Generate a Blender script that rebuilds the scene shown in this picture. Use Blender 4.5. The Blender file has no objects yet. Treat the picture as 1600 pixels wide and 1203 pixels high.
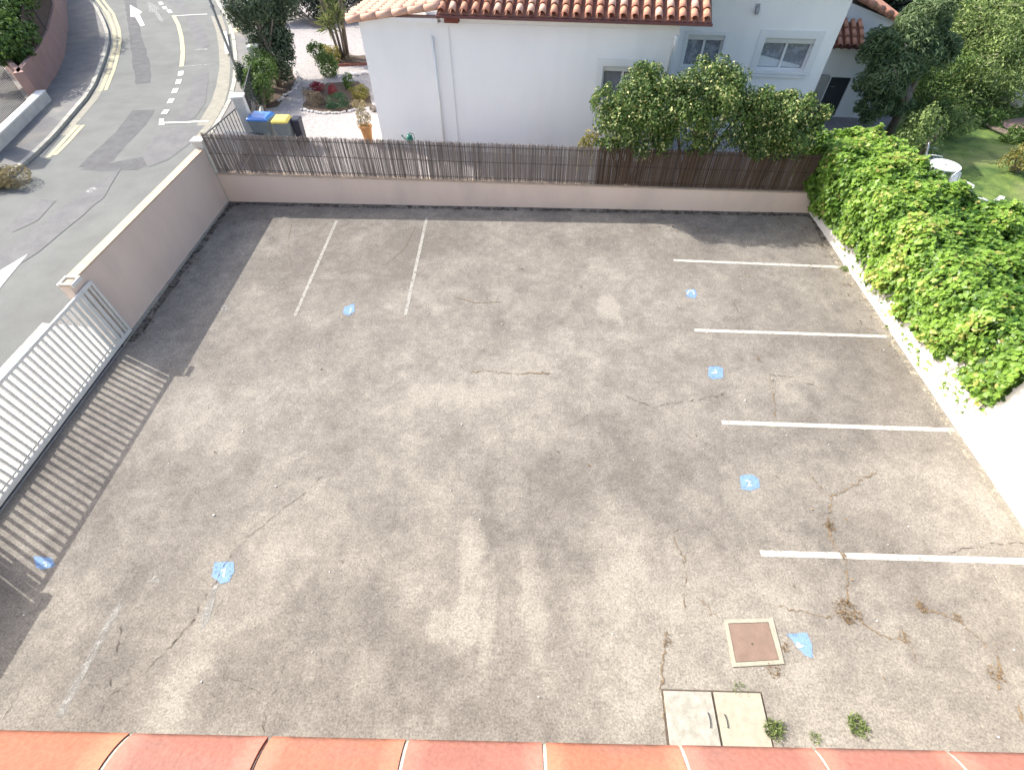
import bpy, bmesh, math, random
import numpy as np
from mathutils import Matrix, Vector
random.seed(7); RNG = np.random.default_rng(11)
S = bpy.context.scene
COL = S.collection

# ------------------------------------------------------------------ camera, world, sun, exposure
CAM_H = 8.5
F_PX = 762.6
def _n(v): return v / np.linalg.norm(v)
def _ray(x, y): return np.array([(x - 800) / F_PX, (y - 601.5) / F_PX, 1.0])
_Y = _n(_ray(826, -310)); _Z = -_n(_ray(808, 1240)); _Z = _n(_Z - _Y * (_Z @ _Y)); _X = np.cross(_Y, _Z)
RM = np.stack([_X, _Y, _Z])
cam_d = bpy.data.cameras.new('camera'); cam = bpy.data.objects.new('camera', cam_d); COL.objects.link(cam)
cam_d.sensor_width = 36; cam_d.sensor_fit = 'HORIZONTAL'; cam_d.lens = F_PX / 1600 * 36
cam_d.clip_start = 0.05; cam_d.clip_end = 1500
r_, u_, b_ = RM @ np.array([1, 0, 0]), -RM @ np.array([0, 1, 0]), -RM @ np.array([0, 0, 1])
cam.matrix_world = Matrix(((r_[0], u_[0], b_[0], 0), (r_[1], u_[1], b_[1], 0), (r_[2], u_[2], b_[2], CAM_H), (0, 0, 0, 1)))
S.camera = cam

SUN = Vector((1.05, -0.50, -1.0)).normalized()      # direction the light travels
to_sun = -SUN
elev = math.asin(to_sun.z); az = math.atan2(to_sun.x, to_sun.y)
W = bpy.data.worlds.new('World'); S.world = W; W.use_nodes = True
nt = W.node_tree; nt.nodes.clear()
sky = nt.nodes.new('ShaderNodeTexSky'); sky.sky_type = 'NISHITA'; sky.sun_disc = False
sky.sun_elevation = elev; sky.sun_rotation = az; sky.dust_density = 3.5; sky.air_density = 0.9; sky.ozone_density = 1.0
bg = nt.nodes.new('ShaderNodeBackground'); bg.inputs[1].default_value = 0.15
wo = nt.nodes.new('ShaderNodeOutputWorld')
nt.links.new(sky.outputs[0], bg.inputs[0]); nt.links.new(bg.outputs[0], wo.inputs[0])
sun_d = bpy.data.lights.new('sun', 'SUN'); sun_d.energy = 2.95; sun_d.angle = math.radians(0.6); sun_d.color = (1.0, 0.95, 0.87)
sun = bpy.data.objects.new('sun', sun_d); COL.objects.link(sun)
sun.rotation_euler = SUN.to_track_quat('-Z', 'Y').to_euler()
S.view_settings.view_transform = 'Standard'; S.view_settings.look = 'None'
S.view_settings.exposure = 1.17; S.view_settings.gamma = 1.0
S.render.engine = 'CYCLES'
S.render.resolution_x = 1024; S.render.resolution_y = 769

# ------------------------------------------------------------------ survey helpers
def px(x, y, z=0.0):
    """point of the place at height z that was surveyed at photo pixel x, y"""
    d = RM @ _ray(x, y); t = (z - CAM_H) / d[2]
    return Vector((d[0] * t, d[1] * t, z))
def pv(x, y, a, b):
    """point on the vertical plane through plan points a, b"""
    d = RM @ _ray(x, y); nx, ny = -(b[1] - a[1]), (b[0] - a[0])
    t = (nx * a[0] + ny * a[1]) / (nx * d[0] + ny * d[1])
    return Vector((d[0] * t, d[1] * t, CAM_H + d[2] * t))

# ------------------------------------------------------------------ materials
def mat(name, c1, c2=None, rough=.85, scale=2.0, detail=6, fine=0.0, fscale=60, bump=0.0, bscale=50, spec=.3, metal=0.0,
        coat=0.0, contrast=(.35, .65), stain=None, stain_amt=0.0, stain_scale=1.2, stretch=(1, 1, 1)):
    m = bpy.data.materials.new(name); m.use_nodes = True
    N = m.node_tree.nodes; L = m.node_tree.links; P = N['Principled BSDF']
    P.inputs['Roughness'].default_value = rough; P.inputs['Metallic'].default_value = metal
    P.inputs['Specular IOR Level'].default_value = spec; P.inputs['Coat Weight'].default_value = coat
    tc = N.new('ShaderNodeTexCoord'); mp = N.new('ShaderNodeMapping'); mp.inputs['Scale'].default_value = stretch
    L.new(tc.outputs['Object'], mp.inputs['Vector'])
    if c2 is None: c2 = tuple(v * .82 for v in c1)
    n1 = N.new('ShaderNodeTexNoise'); n1.inputs['Scale'].default_value = scale; n1.inputs['Detail'].default_value = detail
    n1.inputs['Roughness'].default_value = .6
    L.new(mp.outputs[0], n1.inputs['Vector'])
    rp = N.new('ShaderNodeValToRGB'); rp.color_ramp.elements[0].position = contrast[0]; rp.color_ramp.elements[1].position = contrast[1]
    rp.color_ramp.elements[0].color = (*c2, 1); rp.color_ramp.elements[1].color = (*c1, 1)
    L.new(n1.outputs[0], rp.inputs[0]); out = rp.outputs[0]
    if stain:
        n3 = N.new('ShaderNodeTexNoise'); n3.inputs['Scale'].default_value = stain_scale; n3.inputs['Detail'].default_value = 8
        L.new(mp.outputs[0], n3.inputs['Vector'])
        r3 = N.new('ShaderNodeMapRange'); r3.inputs[1].default_value = .5; r3.inputs[2].default_value = .72
        r3.inputs[3].default_value = 0; r3.inputs[4].default_value = stain_amt
        L.new(n3.outputs[0], r3.inputs[0])
        mx = N.new('ShaderNodeMix'); mx.data_type = 'RGBA'; L.new(r3.outputs[0], mx.inputs[0]); L.new(out, mx.inputs[6])
        mx.inputs[7].default_value = (*stain, 1); out = mx.outputs[2]
    if fine:
        n2 = N.new('ShaderNodeTexNoise'); n2.inputs['Scale'].default_value = fscale; n2.inputs['Detail'].default_value = 2
        L.new(tc.outputs['Object'], n2.inputs['Vector'])
        r2 = N.new('ShaderNodeMapRange'); r2.inputs[1].default_value = .3; r2.inputs[2].default_value = .7
        r2.inputs[3].default_value = 1 - fine; r2.inputs[4].default_value = 1 + fine
        L.new(n2.outputs[0], r2.inputs[0])
        mx = N.new('ShaderNodeVectorMath'); mx.operation = 'SCALE'; L.new(out, mx.inputs[0]); L.new(r2.outputs[0], mx.inputs['Scale'])
        out = mx.outputs[0]
    L.new(out, P.inputs['Base Color'])
    if bump:
        nb = N.new('ShaderNodeTexNoise'); nb.inputs['Scale'].default_value = bscale; nb.inputs['Detail'].default_value = 4
        L.new(tc.outputs['Object'], nb.inputs['Vector'])
        bp = N.new('ShaderNodeBump'); bp.inputs['Strength'].default_value = bump; bp.inputs['Distance'].default_value = .02
        L.new(nb.outputs[0], bp.inputs['Height']); L.new(bp.outputs[0], P.inputs['Normal'])
    return m

def paint(name, col, cover=.6, scale=14):
    """worn road paint: the ground shows through where it has rubbed off"""
    m = mat(name, col, tuple(v * .85 for v in col), rough=.8, scale=6, fine=.12, fscale=70)
    N = m.node_tree.nodes; L = m.node_tree.links; P = N['Principled BSDF']
    tc = N.new('ShaderNodeTexCoord'); n = N.new('ShaderNodeTexNoise'); n.inputs['Scale'].default_value = scale
    n.inputs['Detail'].default_value = 9; n.inputs['Roughness'].default_value = .75
    L.new(tc.outputs['Object'], n.inputs['Vector'])
    r = N.new('ShaderNodeMapRange'); r.inputs[1].default_value = .62 - cover * .35; r.inputs[2].default_value = .82 - cover * .35
    L.new(n.outputs[0], r.inputs[0]); L.new(r.outputs[0], P.inputs['Alpha'])
    return m

def leafmat(name, dark, light, trans=.3, flower=None, rough=.5):
    m = bpy.data.materials.new(name); m.use_nodes = True
    N = m.node_tree.nodes; L = m.node_tree.links; P = N['Principled BSDF']; O = N['Material Output']
    a = N.new('ShaderNodeAttribute'); a.attribute_name = 'tint'
    rp = N.new('ShaderNodeValToRGB'); rp.color_ramp.elements[0].color = (*dark, 1); rp.color_ramp.elements[1].color = (*light, 1)
    rp.color_ramp.elements[1].position = .9
    if flower:
        rp.color_ramp.elements[1].position = .8
        e = rp.color_ramp.elements.new(.97); e.color = (*flower, 1)
    L.new(a.outputs['Fac'], rp.inputs[0]); L.new(rp.outputs[0], P.inputs['Base Color'])
    P.inputs['Roughness'].default_value = rough; P.inputs['Specular IOR Level'].default_value = .35
    t = N.new('ShaderNodeBsdfTranslucent'); L.new(rp.outputs[0], t.inputs[0])
    mx = N.new('ShaderNodeMixShader'); mx.inputs[0].default_value = trans
    L.new(P.outputs[0], mx.inputs[1]); L.new(t.outputs[0], mx.inputs[2]); L.new(mx.outputs[0], O.inputs[0])
    return m

M = {}
M['road'] = mat('road_asphalt', (.168, .178, .168), (.138, .146, .139), scale=.8, fine=.22, fscale=45, bump=.25, bscale=70, stain=(.11, .11, .11), stain_amt=.5, stain_scale=.7)
M['patch'] = mat('repair_asphalt', (.115, .118, .122), (.085, .087, .092), scale=2.2, fine=.2, fscale=50, bump=.2)
M['patch2'] = mat('old_repair_asphalt', (.165, .168, .167), (.128, .13, .133), scale=1.5, fine=.2, fscale=50, bump=.2)
M['pave'] = mat('pavement_asphalt', (.20, .195, .19), (.15, .15, .15), scale=1.5, fine=.2, fscale=40, bump=.2, stain=(.30, .28, .22), stain_amt=.6, stain_scale=.5)
M['apron'] = mat('apron_concrete', (.50, .47, .43), (.36, .34, .31), scale=5, fine=.3, fscale=25, bump=.3, bscale=25)
M['kerb'] = mat('kerb_stone', (.45, .44, .38), (.33, .32, .28), scale=3, fine=.15, bump=.2)
M['render_pink'] = mat('pink_render', (.75, .61, .51), (.70, .565, .47), scale=1.0, fine=.04, fscale=90, bump=.12, bscale=120, stain=(.56, .47, .41), stain_amt=.55, stain_scale=.9, stretch=(1, 1, .4))
M['coping_warm'] = mat('coping_render', (.60, .46, .33), (.48, .37, .27), scale=6, fine=.08, bump=.15)
M['render_white'] = mat('white_lot_render', (.80, .76, .70), (.74, .70, .64), scale=1.2, fine=.03, bump=.12, bscale=100, stain=(.6, .55, .48), stain_amt=.3)
M['house_white'] = mat('house_render', (.88, .88, .85), (.84, .845, .82), scale=.7, fine=.02, bump=.08, bscale=140, stain=(.76, .75, .70), stain_amt=.6, stain_scale=.8, stretch=(1, 1, .25))
M['pier'] = mat('pier_render', (.62, .60, .54), (.50, .49, .44), scale=3, fine=.05, bump=.1)
M['gate_white'] = mat('gate_white_paint', (.74, .74, .70), (.66, .66, .62), rough=.45, scale=4, spec=.5)
M['dark_metal'] = mat('dark_metal', (.03, .035, .045), (.02, .022, .028), rough=.5, spec=.5)
M['galv'] = mat('galvanised_steel', (.40, .41, .42), (.33, .34, .35), rough=.5, metal=.2, scale=8)
M['terracotta'] = mat('roof_tile_clay', (.56, .28, .18), (.44, .20, .135), scale=5, fine=.12, fscale=40, bump=.2, stain=(.30, .24, .13), stain_amt=.8, stain_scale=2.2)
M['terracotta2'] = mat('roof_tile_pale_clay', (.60, .38, .28), (.52, .30, .22), scale=5, fine=.12, fscale=40, bump=.2, stain=(.66, .50, .38), stain_amt=.5, stain_scale=3)
M['channel'] = mat('roof_channel_clay', (.33, .16, .11), (.20, .10, .075), scale=4, fine=.15, bump=.2)
M['gutter'] = mat('gutter_maroon', (.13, .04, .04), (.10, .035, .035), rough=.45, spec=.5)
M['soffit'] = mat('soffit_maroon', (.22, .07, .05), (.16, .05, .04))
M['parapet_a'] = mat('coping_tile_orange', (.42, .165, .10), (.36, .14, .088), rough=.8, scale=6, fine=.09, fscale=120, bump=.15, bscale=60, spec=.2, stretch=(.6, 2, 2), stain=(.26, .15, .12), stain_amt=.75, stain_scale=5)
M['parapet_b'] = mat('coping_tile_rose', (.375, .16, .115), (.31, .135, .105), rough=.8, scale=6, fine=.09, fscale=120, bump=.15, bscale=60, spec=.2, stretch=(.6, 2, 2), stain=(.24, .14, .12), stain_amt=.75, stain_scale=6)
M['mortar'] = mat('mortar', (.55, .50, .43), (.36, .33, .28), scale=30, bump=.5, bscale=80)
M['line'] = paint('white_line_paint', (.56, .545, .485), cover=.95, scale=9)
M['line_old'] = paint('old_line_paint', (.35, .34, .305), cover=.95, scale=9)
M['line_faint'] = paint('worn_line_paint', (.31, .305, .285), cover=.66, scale=8)
M['roadwhite'] = paint('road_white_paint', (.75, .75, .72), cover=.95)
M['roadwhite_faint'] = paint('road_faded_paint', (.55, .56, .54), cover=.5)
M['yellow'] = paint('kerb_yellow_paint', (.50, .46, .30), cover=1.1, scale=5)
M['yellow_faint'] = mat('gutter_concrete', (.31, .295, .24), (.25, .24, .20), scale=3, fine=.12, fscale=40)
M['blue'] = paint('blue_paint', (.19, .31, .52), cover=1.0, scale=14)
M['bluewhite'] = paint('digit_paint', (.58, .66, .74), cover=.85, scale=16)
M['crack'] = mat('crack_dirt', (.12, .095, .075), (.075, .06, .045), scale=20)
M['crack_brown'] = mat('crack_soil', (.25, .185, .115), (.14, .105, .07), scale=20, fine=.3)
M['rust'] = mat('rusty_plate', (.235, .165, .13), (.20, .14, .11), rough=.7, scale=6, fine=.08, fscale=60, bump=.15, spec=.4, stain=(.13, .08, .06), stain_amt=.4, stain_scale=5)
M['slab'] = mat('slab_concrete', (.385, .37, .325), (.27, .26, .225), scale=9, fine=.1, fscale=70, bump=.25, bscale=60)
M['slab2'] = mat('slab_yellow_concrete', (.385, .36, .285), (.31, .295, .24), scale=9, fine=.07, fscale=70, bump=.2, bscale=60)
M['gravel'] = mat('gravel_white', (.46, .43, .41), (.27, .25, .25), scale=14, detail=10, fine=.35, fscale=30, bump=.6, bscale=30)
M['stone'] = mat('white_stone', (.62, .60, .58), (.42, .40, .40), scale=8, bump=.3)
M['brick'] = mat('edging_brick', (.30, .12, .09), (.20, .09, .07), scale=9, bump=.3)
M['soil'] = mat('soil', (.12, .085, .06), (.08, .06, .045), scale=5, fine=.3, bump=.5)
M['lawn'] = mat('lawn_green', (.17, .24, .055), (.06, .11, .028), scale=2.2, detail=9, fine=.35, fscale=35, bump=.5, bscale=45, stain=(.30, .30, .13), stain_amt=.8, stain_scale=.45)
M['earth'] = mat('earth', (.16, .15, .09), (.09, .10, .05), scale=.3, fine=.2)
M['glass'] = mat('window_glass', (.03, .04, .05), (.02, .03, .035), rough=.08, spec=.6, coat=.3)
M['curtain'] = mat('lace_curtain', (.26, .27, .30), (.012, .016, .03), scale=6, detail=3, contrast=(.47, .62))
M['pvc'] = mat('white_pvc', (.78, .79, .77), (.74, .75, .73), rough=.4, spec=.5)
M['shutter'] = mat('shutter_box', (.66, .66, .60), (.60, .60, .55), rough=.5)
M['pink_terrace'] = mat('terrace_tiles', (.45, .30, .24), (.36, .24, .2), scale=5)
M['paving_grey'] = mat('doorstep_paving', (.27, .25, .25), (.20, .19, .19), scale=5, fine=.1)
M['door'] = mat('door_anthracite', (.035, .04, .055), (.03, .034, .045), rough=.4, spec=.5)
M['cabinet'] = mat('meter_box', (.42, .41, .38), (.36, .35, .33), rough=.6)
M['bin_grey'] = mat('bin_grey', (.20, .235, .235), (.16, .19, .19), rough=.5, spec=.4)
M['bin_blue'] = mat('bin_blue_lid', (.05, .22, .62), (.04, .17, .52), rough=.35, spec=.6)
M['bin_yellow'] = mat('bin_yellow_lid', (.80, .66, .16), (.72, .58, .12), rough=.4, spec=.5)
M['bin_dark'] = mat('bin_dark', (.02, .025, .045), (.015, .02, .035), rough=.45, spec=.5)
M['pot'] = mat('pot_clay', (.50, .27, .11), (.40, .2, .08), scale=5)
M['green_plastic'] = mat('green_plastic', (.02, .20, .13), (.015, .15, .1), rough=.35, spec=.5)
M['chair'] = mat('white_plastic', (.76, .77, .78), (.70, .71, .73), rough=.45, spec=.4)
M['bark'] = mat('bark', (.22, .18, .14), (.12, .095, .075), scale=12, bump=.6, bscale=20, stretch=(1, 1, .25))
M['reed'] = leafmat('reed', (.15, .125, .11), (.42, .36, .32), trans=.12, rough=.8)
M['reed_brown'] = leafmat('brown_reed', (.05, .034, .022), (.235, .165, .115), trans=.1, rough=.8)
M['wire'] = mat('wire', (.06, .05, .045), rough=.6)
M['stake'] = mat('pale_cane', (.45, .40, .33), scale=10)
M['ivy'] = leafmat('ivy_leaf', (.055, .14, .02), (.34, .54, .09), trans=.45, rough=.38, flower=(.50, .44, .14))
M['ivy_inner'] = leafmat('ivy_inner_leaf', (.02, .045, .008), (.06, .12, .02), trans=.2)  # darker copy of the ivy leaf, shade inside the hedge put into colour
M['bush'] = leafmat('bush_leaf', (.03, .07, .018), (.17, .27, .06), trans=.25, flower=(.62, .62, .26))
M['olea'] = leafmat('oleander_leaf', (.055, .11, .045), (.29, .38, .18), trans=.35, flower=(.35, .40, .24))
M['creeper'] = leafmat('creeper_leaf', (.08, .15, .04), (.38, .48, .16), trans=.35, flower=(.42, .42, .24))
M['cypress'] = leafmat('dusty_tree_leaf', (.03, .055, .032), (.15, .20, .11), trans=.2)
M['shrub'] = leafmat('shrub_leaf', (.035, .085, .02), (.17, .27, .06), trans=.3)
M['darkhedge'] = leafmat('dark_hedge_leaf', (.012, .025, .015), (.05, .08, .04), trans=.15)
M['redplant'] = leafmat('red_flower', (.20, .02, .03), (.42, .05, .07), trans=.3)
M['mauve'] = leafmat('mauve_plant', (.14, .09, .07), (.34, .30, .22), trans=.3)
M['rosemary'] = leafmat('rosemary', (.02, .07, .03), (.08, .19, .09), trans=.2)
M['yellowplant'] = leafmat('yellow_plant', (.16, .17, .04), (.50, .42, .12), trans=.35)
M['dryplant'] = leafmat('dry_plant', (.20, .17, .08), (.50, .42, .24), trans=.35)
M['palm'] = leafmat('yucca_leaf', (.05, .09, .03), (.30, .33, .12), trans=.3)
M['weed'] = leafmat('weed_blade', (.13, .20, .06), (.42, .50, .22), trans=.35)
M['deadweed'] = leafmat('dead_weed_blade', (.22, .14, .07), (.46, .34, .19), trans=.3)

# ------------------------------------------------------------------ builders
def tag(o, label=None, cat=None, group=None, kind=None):
    if label: o['label'] = label
    if cat: o['category'] = cat
    if group: o['group'] = group
    if kind: o['kind'] = kind
    return o
def empty(name, loc, label, cat, group=None, rz=0):
    o = bpy.data.objects.new(name, None); COL.objects.link(o); o.location = loc; o.rotation_euler = (0, 0, rz)
    return tag(o, label, cat, group)
def link(name, me, parent=None):
    o = bpy.data.objects.new(name, me); COL.objects.link(o)
    if parent is not None:
        o.parent = parent
        if parent.parent is None: o.matrix_parent_inverse = parent.matrix_basis.inverted()   # shapes are in world coordinates
    return o
class MB:
    def __init__(s): s.v = []; s.f = []; s.t = []
    def poly(s, pts):
        k = len(s.v); s.v += [tuple(p) for p in pts]; s.f.append(tuple(range(k, k + len(pts)))); return s
    def prism(s, pts, z0, z1):
        """plan polygon extruded; z0, z1 floats or lists"""
        n = len(pts); k = len(s.v)
        a = z0 if isinstance(z0, (list, tuple)) else [z0] * n; b = z1 if isinstance(z1, (list, tuple)) else [z1] * n
        s.v += [(p[0], p[1], h) for p, h in zip(pts, a)] + [(p[0], p[1], h) for p, h in zip(pts, b)]
        s.f.append(tuple(range(k + n - 1, k - 1, -1))); s.f.append(tuple(range(k + n, k + 2 * n)))
        for i in range(n):
            j = (i + 1) % n; s.f.append((k + i, k + j, k + n + j, k + n + i))
        return s
    def box(s, c, size, rz=0, M3=None):
        hx, hy, hz = size[0] / 2, size[1] / 2, size[2] / 2
        if M3 is None: M3 = Matrix.Rotation(rz, 3, 'Z')
        k = len(s.v); c = Vector(c)
        for z in (-hz, hz):
            for x, y in ((-hx, -hy), (hx, -hy), (hx, hy), (-hx, hy)): s.v.append(tuple(c + M3 @ Vector((x, y, z))))
        for f in ((3, 2, 1, 0), (4, 5, 6, 7), (0, 1, 5, 4), (1, 2, 6, 5), (2, 3, 7, 6), (3, 0, 4, 7)): s.f.append(tuple(k + i for i in f))
        return s
    def bar(s, a, b, w, h=None, up=(0, 0, 1)):
        a = Vector(a); b = Vector(b); d = b - a; L = d.length
        if L < 1e-6: return s
        z = d / L; up = Vector(up)
        if abs(z.dot(up)) > .98: up = Vector((1, 0, 0))
        x = up.cross(z).normalized(); y = z.cross(x)
        s.box((a + b) / 2, (w, h or w, L), M3=Matrix((x, y, z)).transposed()); return s
    def tube(s, pts, rad, seg=8, cap=True):
        pts = [Vector(p) for p in pts]; n = len(pts)
        if not isinstance(rad, (list, tuple)): rad = [rad] * n
        k = len(s.v)
        for i, p in enumerate(pts):
            d = (pts[min(i + 1, n - 1)] - pts[max(i - 1, 0)]).normalized()
            up = Vector((0, 0, 1)) if abs(d.z) < .95 else Vector((1, 0, 0))
            x = up.cross(d).normalized(); y = d.cross(x)
            for q in range(seg):
                an = 2 * math.pi * q / seg; s.v.append(tuple(p + (x * math.cos(an) + y * math.sin(an)) * rad[i]))
        for i in range(n - 1):
            for q in range(seg):
                r2 = (q + 1) % seg; s.f.append((k + i * seg + q, k + i * seg + r2, k + (i + 1) * seg + r2, k + (i + 1) * seg + q))
        if cap:
            s.f.append(tuple(k + q for q in range(seg - 1, -1, -1))); s.f.append(tuple(k + (n - 1) * seg + q for q in range(seg)))
        return s
    def lathe(s, c, prof, seg=14):
        c = Vector(c); k = len(s.v); n = len(prof)
        for r, z in prof:
            for q in range(seg):
                an = 2 * math.pi * q / seg; s.v.append((c.x + r * math.cos(an), c.y + r * math.sin(an), c.z + z))
        for i in range(n - 1):
            for q in range(seg):
                r2 = (q + 1) % seg; s.f.append((k + i * seg + q, k + i * seg + r2, k + (i + 1) * seg + r2, k + (i + 1) * seg + q))
        s.f.append(tuple(k + q for q in range(seg - 1, -1, -1))); s.f.append(tuple(k + (n - 1) * seg + q for q in range(seg)))
        return s
    def mesh(s, name, m, smooth=False, bevel=0):
        me = bpy.data.meshes.new(name); me.from_pydata(s.v, [], s.f); me.materials.append(m)
        if bevel:
            b = bmesh.new(); b.from_mesh(me); bmesh.ops.remove_doubles(b, verts=b.verts, dist=1e-5)
            es = [e for e in b.edges if e.is_manifold and e.calc_face_angle(0) > .6]
            bmesh.ops.bevel(b, geom=es, offset=bevel, segments=2, affect='EDGES', profile=.6); b.to_mesh(me); b.free()
        if smooth: me.shade_smooth()
        me.update(); return me
    def build(s, name, m, parent=None, smooth=False, bevel=0, **kw):
        o = link(name, s.mesh(name, m, smooth, bevel), parent); return tag(o, **kw)

def sheet(name, pts, z, m, parent=None, raw=False, jit=0, sub=0, **kw):
    """flat sheet on the ground; pts are survey pixels unless raw"""
    P = [Vector((p[0], p[1], z)) if raw else px(p[0], p[1], z) for p in pts]
    if jit:
        Q = []
        for i, p in enumerate(P):
            q = P[(i + 1) % len(P)]; n = max(1, int((q - p).length / sub))
            for k in range(n):
                r = p.lerp(q, k / n); Q.append(r + Vector((random.uniform(-jit, jit), random.uniform(-jit, jit), 0)))
        P = Q
    b = bmesh.new(); vs = [b.verts.new(p) for p in P]; f = b.faces.new(vs); f.normal_update()
    if f.normal.z < 0: f.normal_flip()
    bmesh.ops.triangulate(b, faces=[f], ngon_method='EAR_CLIP')
    me = bpy.data.meshes.new(name); b.to_mesh(me); b.free(); me.materials.append(m)
    return tag(link(name, me, parent), **kw)

# ---- foliage
def wob(P, s, seed=0):
    r = np.random.default_rng(seed); out = np.zeros(len(P))
    for k in range(5):
        w = r.normal(size=3) * s * (1.5 ** k); out += np.sin(P @ w + r.uniform(0, 6.28)) / (1.3 ** k)
    return out / 2.6
def leaf_mesh(name, P, Nn, size, m, aspect=.55, tint=None, fold=.18, sizevar=.45, droop=0.0):
    n = len(P); Nn = Nn / np.maximum(np.linalg.norm(Nn, axis=1, keepdims=True), 1e-6)
    t = RNG.normal(size=(n, 3)); t[:, 2] -= droop; t -= Nn * (t * Nn).sum(1, keepdims=True); t /= np.linalg.norm(t, axis=1, keepdims=True)
    b = np.cross(Nn, t); L = (size * RNG.uniform(1 - sizevar, 1 + sizevar, n))[:, None]; Wd = L * aspect
    V = np.empty((n, 4, 3)); V[:, 0] = P - t * L * .5; V[:, 1] = P + b * Wd * .5 + Nn * L * fold + t * L * .05
    V[:, 2] = P + t * L * .5; V[:, 3] = P - b * Wd * .5 + Nn * L * fold + t * L * .05
    idx = np.arange(n)[:, None] * 4 + np.array([[0, 1, 2, 0, 2, 3]]); idx = idx.reshape(-1)
    me = bpy.data.meshes.new(name); me.vertices.add(n * 4); me.vertices.foreach_set('co', V.reshape(-1).astype('f'))
    me.loops.add(len(idx)); me.loops.foreach_set('vertex_index', idx.astype('i')); me.polygons.add(n * 2)
    me.polygons.foreach_set('loop_start', (np.arange(n * 2) * 3).astype('i')); me.polygons.foreach_set('loop_total', np.full(n * 2, 3, 'i'))
    if tint is None: tint = RNG.uniform(0, 1, n)
    a = me.attributes.new('tint', 'FLOAT', 'POINT'); a.data.foreach_set('value', np.repeat(np.clip(tint, 0, 1), 4).astype('f'))
    me.materials.append(m); me.update(calc_edges=True); me.validate(); return me
def crown_pts(lobes, n, seed=1, rough=.22, inner=.55, buds=7):
    rb = random.Random(seed * 13 + 1); ex = []
    for l in lobes:
        l = tuple(l); ex.append((l[0], l[1], l[2], l[3] * .88, l[4] * .88, l[5] * .88))
        for _ in range(buds):
            d = Vector((rb.gauss(0, 1), rb.gauss(0, 1), rb.gauss(.25, .8))).normalized(); q = rb.uniform(.24, .46); o_ = rb.uniform(.66, .98)
            ex.append((l[0] + d.x * l[3] * o_, l[1] + d.y * l[4] * o_, l[2] + d.z * l[5] * o_, l[3] * q, l[4] * q, l[5] * q * 1.1))
    lobes = ex
    vol = np.array([(l[3] * l[4] + l[4] * l[5] + l[3] * l[5]) for l in lobes]); cnt = (vol / vol.sum() * n).astype(int)
    Ps, Ns = [], []
    for l, c in zip(lobes, cnt):
        d = RNG.normal(size=(c, 3)); d /= np.linalg.norm(d, axis=1, keepdims=True)
        rad = 1 - (RNG.uniform(0, 1, c) ** 2.2) * inner
        ctr = np.array(l[:3]); R = np.array(l[3:6]); p = ctr + d * R * rad[:, None]
        w = wob(p, 2.2 / max(.4, R.mean() ** .7), seed); p = ctr + (p - ctr) * (1 + rough * w)[:, None]
        w2 = wob(p, 5.0, seed + 5); keep = (w2 > -.75)
        Ps.append(p[keep]); Ns.append((d / R)[keep])
    P = np.concatenate(Ps); Nn = np.concatenate(Ns); Nn /= np.linalg.norm(Nn, axis=1, keepdims=True)
    g = P[:, 2] > 0.02
    return P[g], Nn[g]
def crown(name, lobes, n, size, m, parent, seed=1, aspect=.55, rough=.22, up=.35, flower=0.0, droop=0.0, inner=.55, rnd=.6):
    P, Nn = crown_pts(lobes, n, seed, rough, inner)
    nn = Nn + RNG.normal(size=P.shape) * rnd; nn[:, 2] += up
    tint = .42 + .28 * wob(P, 3.2, seed + 9) + RNG.normal(size=len(P)) * .17; tint = np.clip(tint, 0, .8)
    if flower: tint[(RNG.uniform(size=len(P)) < flower)] = 1.0
    me = leaf_mesh(name, P, nn, size, m, aspect, tint, droop=droop)
    return link(name, me, parent)
def plant(name, base, label, cat, lobes, n, size, m, group=None, trunk=None, seed=1, trunk_r=.06, cname='foliage', **kw):
    o = empty(name, base, label, cat, group)
    crown(cname, lobes, n, size, m, o, seed, **kw)
    b = MB(); base = Vector(base); r = random.Random(seed)
    if trunk:
        for pts, rad in trunk: b.tube(pts, rad, 8)
        b.build('trunk', M['bark'], o, smooth=True)
    else:
        for l in lobes[:6]:
            for k in range(3):
                e = Vector(l[:3]) + Vector((r.uniform(-.5, .5) * l[3], r.uniform(-.5, .5) * l[4], r.uniform(-.1, .4) * l[5]))
                s0 = base + Vector((r.uniform(-.1, .1), r.uniform(-.1, .1), 0)); mid = s0.lerp(e, .5) + Vector((r.uniform(-.08, .08),) * 3)
                b.tube([s0, mid, e], [trunk_r, trunk_r * .6, trunk_r * .25], 5)
        b.build('stem', M['bark'], o)
    return o
def inst(name, me, parent, mw):
    o = link(name, me, parent); o.matrix_basis = mw; return o

# ================================================================== THE GROUND
sheet('ground', [(-160, -60), (160, -60), (160, 260), (-160, 260)], -.30, M['earth'], raw=True, kind='structure')

# lot corners (inner faces of its walls)
LX = -9.86; A_ = px(358, 315); B_ = px(1265, 333); RX = 9.10
FAR_A = Vector((LX, A_.y, 0)); FAR_B = Vector((RX, B_.y, 0))
fdir = (FAR_B - FAR_A).normalized(); fback = Vector((-fdir.y, fdir.x, 0))

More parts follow.
